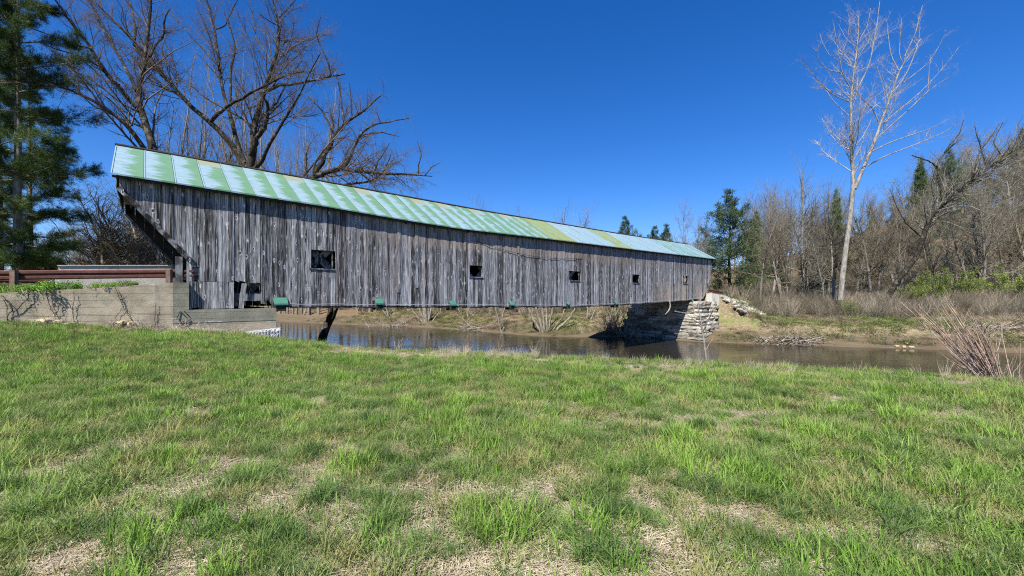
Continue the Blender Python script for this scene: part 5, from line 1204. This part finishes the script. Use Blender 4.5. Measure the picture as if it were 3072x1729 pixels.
# dead vines climbing the wall
ZV = 2356/520
def vine(lines, lab, seed):
    r = np.random.default_rng(seed); L = []
    for ln in lines:
        o = []
        for (x, y, wd) in ln:
            u = (x/ZV-CX)/F; dd = (u*WING0[1]-WING0[0])/(WINGD[0]-u*WINGD[1]); a = WING0+WINGD*dd; Yd = a[1]-.035
            o.append([u*Yd, Yd, EYE+(HY-(780+y/ZV))/F*Yd, wd/ZV/F*Yd/2])
        q = resample(o, 14); q[1:-1, 0] += r.normal(size=12)*.008; q[1:-1, 2] += r.normal(size=12)*.01; L.append((q[:, :3], q[:, 3]))
    b = L[0][0][0]; root = empty('dead_vine', tuple(b), label=lab, cat='vine'); Pp = np.stack([l[0] for l in L])-b; Rr = np.stack([l[1] for l in L])
    link('stem', joinmesh('stem', [tubes(Pp, Rr, 6)], M['bark']), root)
    q = grow(Pp, Rr, 26, 50, .22, 6, .2, .02, .2, .5, r, lmin=.12); q[0][:, :, 1] = np.clip(q[0][:, :, 1], -9, Pp[:, :, 1].max()+.0)
    link('tendrils', joinmesh('tendrils', [tubes(*q, 3)], M['bark']), root)
vine([[(110, 830, 16), (80, 760, 14), (130, 720, 12), (180, 700, 12), (160, 620, 10), (90, 560, 8), (20, 480, 8)], [(180, 715, 10), (260, 660, 10), (300, 580, 9), (385, 540, 8), (380, 450, 7)], [(90, 750, 8), (100, 640, 7), (50, 540, 6)], [(385, 540, 6), (440, 650, 3)]], 'thick forked dead vine on the wall near the left edge', 1)
vine([[(760, 770, 9), (740, 740, 8), (680, 640, 7), (640, 520, 6), (630, 430, 5)], [(760, 750, 8), (800, 650, 7), (780, 520, 6), (760, 430, 5)], [(800, 650, 6), (830, 560, 5), (830, 470, 4)]], 'V-shaped dead vine on the wall below the rail weeds', 2)
vine([[(1040, 900, 7), (1000, 800, 7), (985, 680, 7), (1000, 600, 6), (1010, 480, 5), (1000, 430, 4)]], 'single wavy dead vine climbing the middle of the wing wall', 3)
vine([[(1800, 830, 7), (1730, 740, 7), (1670, 620, 7), (1610, 480, 6), (1560, 370, 5)], [(1560, 790, 4), (1640, 700, 4), (1670, 620, 5), (1640, 480, 4), (1600, 400, 3)]], 'crossed thin vine stems slanting up the right part of the wing wall', 4)
vine([[(2120, 890, 6), (2100, 800, 6), (2110, 700, 5), (2120, 580, 3)]], 'short thin vine stem near the abutment joint', 5)
# arching stick in front of the wall
q = resample([[*P(x, y, Y_), .012] for x, y, Y_ in [(222, 985, 13.0), (238, 976, 12.9), (252, 974, 12.8), (275, 978, 12.7), (300, 983, 12.6), (318, 996, 12.5)]], 14)
v, f = tubes(q[None, :, :3]-q[0, :3], q[None, :, 3], 5); o = link('dead_branch', mesh('dead_branch', v, f, M['bark'], True), label='thin arching dead branch lying against the foot of the wing wall', cat='branch'); o.location = tuple(q[0, :3])
# pale dead branch caught on the far lower edge of the bridge
lb = limb_from_px([(2010, 893, 2), (2008, 902, 3.5), (2011, 915, 4.5), (2009, 928, 4.5), (2003, 936, 4), (1996, 944, 2)], 1, 0, 0, 35.5, K=14)
v, f = tubes((lb[0]-lb[0][0])[None], lb[1][None], 6); o = link('dead_branch', mesh('dead_branch', v, f, M['drift'], True), label='bleached crooked branch hanging from the lower edge of the bridge near the stone abutment', cat='branch'); o.location = tuple(lb[0][0])
# sapling on the near bank before the abutment
sp = [limb_from_px([(2119, 1080, 6), (2115, 1050, 5.5), (2110, 1010, 5), (2106, 980, 4), (2098, 940, 3.5), (2094, 908, 2)], 1, 0, 0, 11, K=14), limb_from_px([(2108, 998, 4), (2120, 970, 3.5), (2132, 945, 3), (2140, 930, 2)], 1, 0, 0, 11, K=14, Y2=10.6), limb_from_px([(2104, 975, 3), (2080, 958, 2.5), (2052, 938, 1.5)], 1, 0, 0, 11, K=14),
      limb_from_px([(2096, 932, 3), (2060, 940, 2), (2022, 934, 1.2)], 1, 0, 0, 11, K=14), limb_from_px([(2094, 910, 3), (2110, 890, 2), (2124, 866, 1.2)], 1, 0, 0, 11, K=14), limb_from_px([(2110, 1005, 3), (2080, 1003, 2), (2022, 1000, 1.2)], 1, 0, 0, 11, K=14)]
traced_tree('sapling', sp, sp[0][0][0], 'slender pale sapling standing at the grass edge in front of the stone abutment', 'tree', M['pale'], M['redt'], [dict(n=26, ang=40, lr=.3, K=6, wig=.12, up=.1), dict(n=40, ang=40, lr=.5, K=4, lmin=.05)])
# twiggy brush by the abutment foot and on the near lip
tb = [shrub_mesh(130+i, 18, .9, .45, .006, M[['redt', 'twig', 'straw_stem'][i % 3]], (0, 0), (70, 80), K=7, wig=.1)[0] for i in range(3)]
for i, (px, Y, sc, lab) in enumerate([(860, 14.5, .9, 'brown leafless shrub beside the white gabion'), (905, 14.2, .7, 'thin leafless shrub between the gabion shrub and the leaning trunk'), (1190, 13.6, 1.0, 'pink-tinged bare shrub standing at the lip below the second green cap'), (1285, 13.2, .8, 'small bare shrub right of the pink-tinged one at the lip'),
                                  (1390, 12.3, .75, 'pale dry shrub clump on the sandy lip below mid bridge'), (1535, 12.0, .65, 'reddish dry shrub clump right of the pale clump on the lip'), (1875, 11.2, .6, 'forked dead weed on the lip before the dark abutment'), (2290, 10.2, .55, 'wispy dead weed right of the slender sapling'), (2620, 9.6, .55, 'curved dead weed stems on the lip before the right bank'), (580, 13.0, .5, 'low dead brush at the foot of the abutment')]):
    x = (px-CX)/F*Y; place_tree([tb[i % 3]], (x, Y, gz(x, Y)-.05), i*1.1, sc, lab, name='bare_shrub', cat='shrub', pn=('stems',))
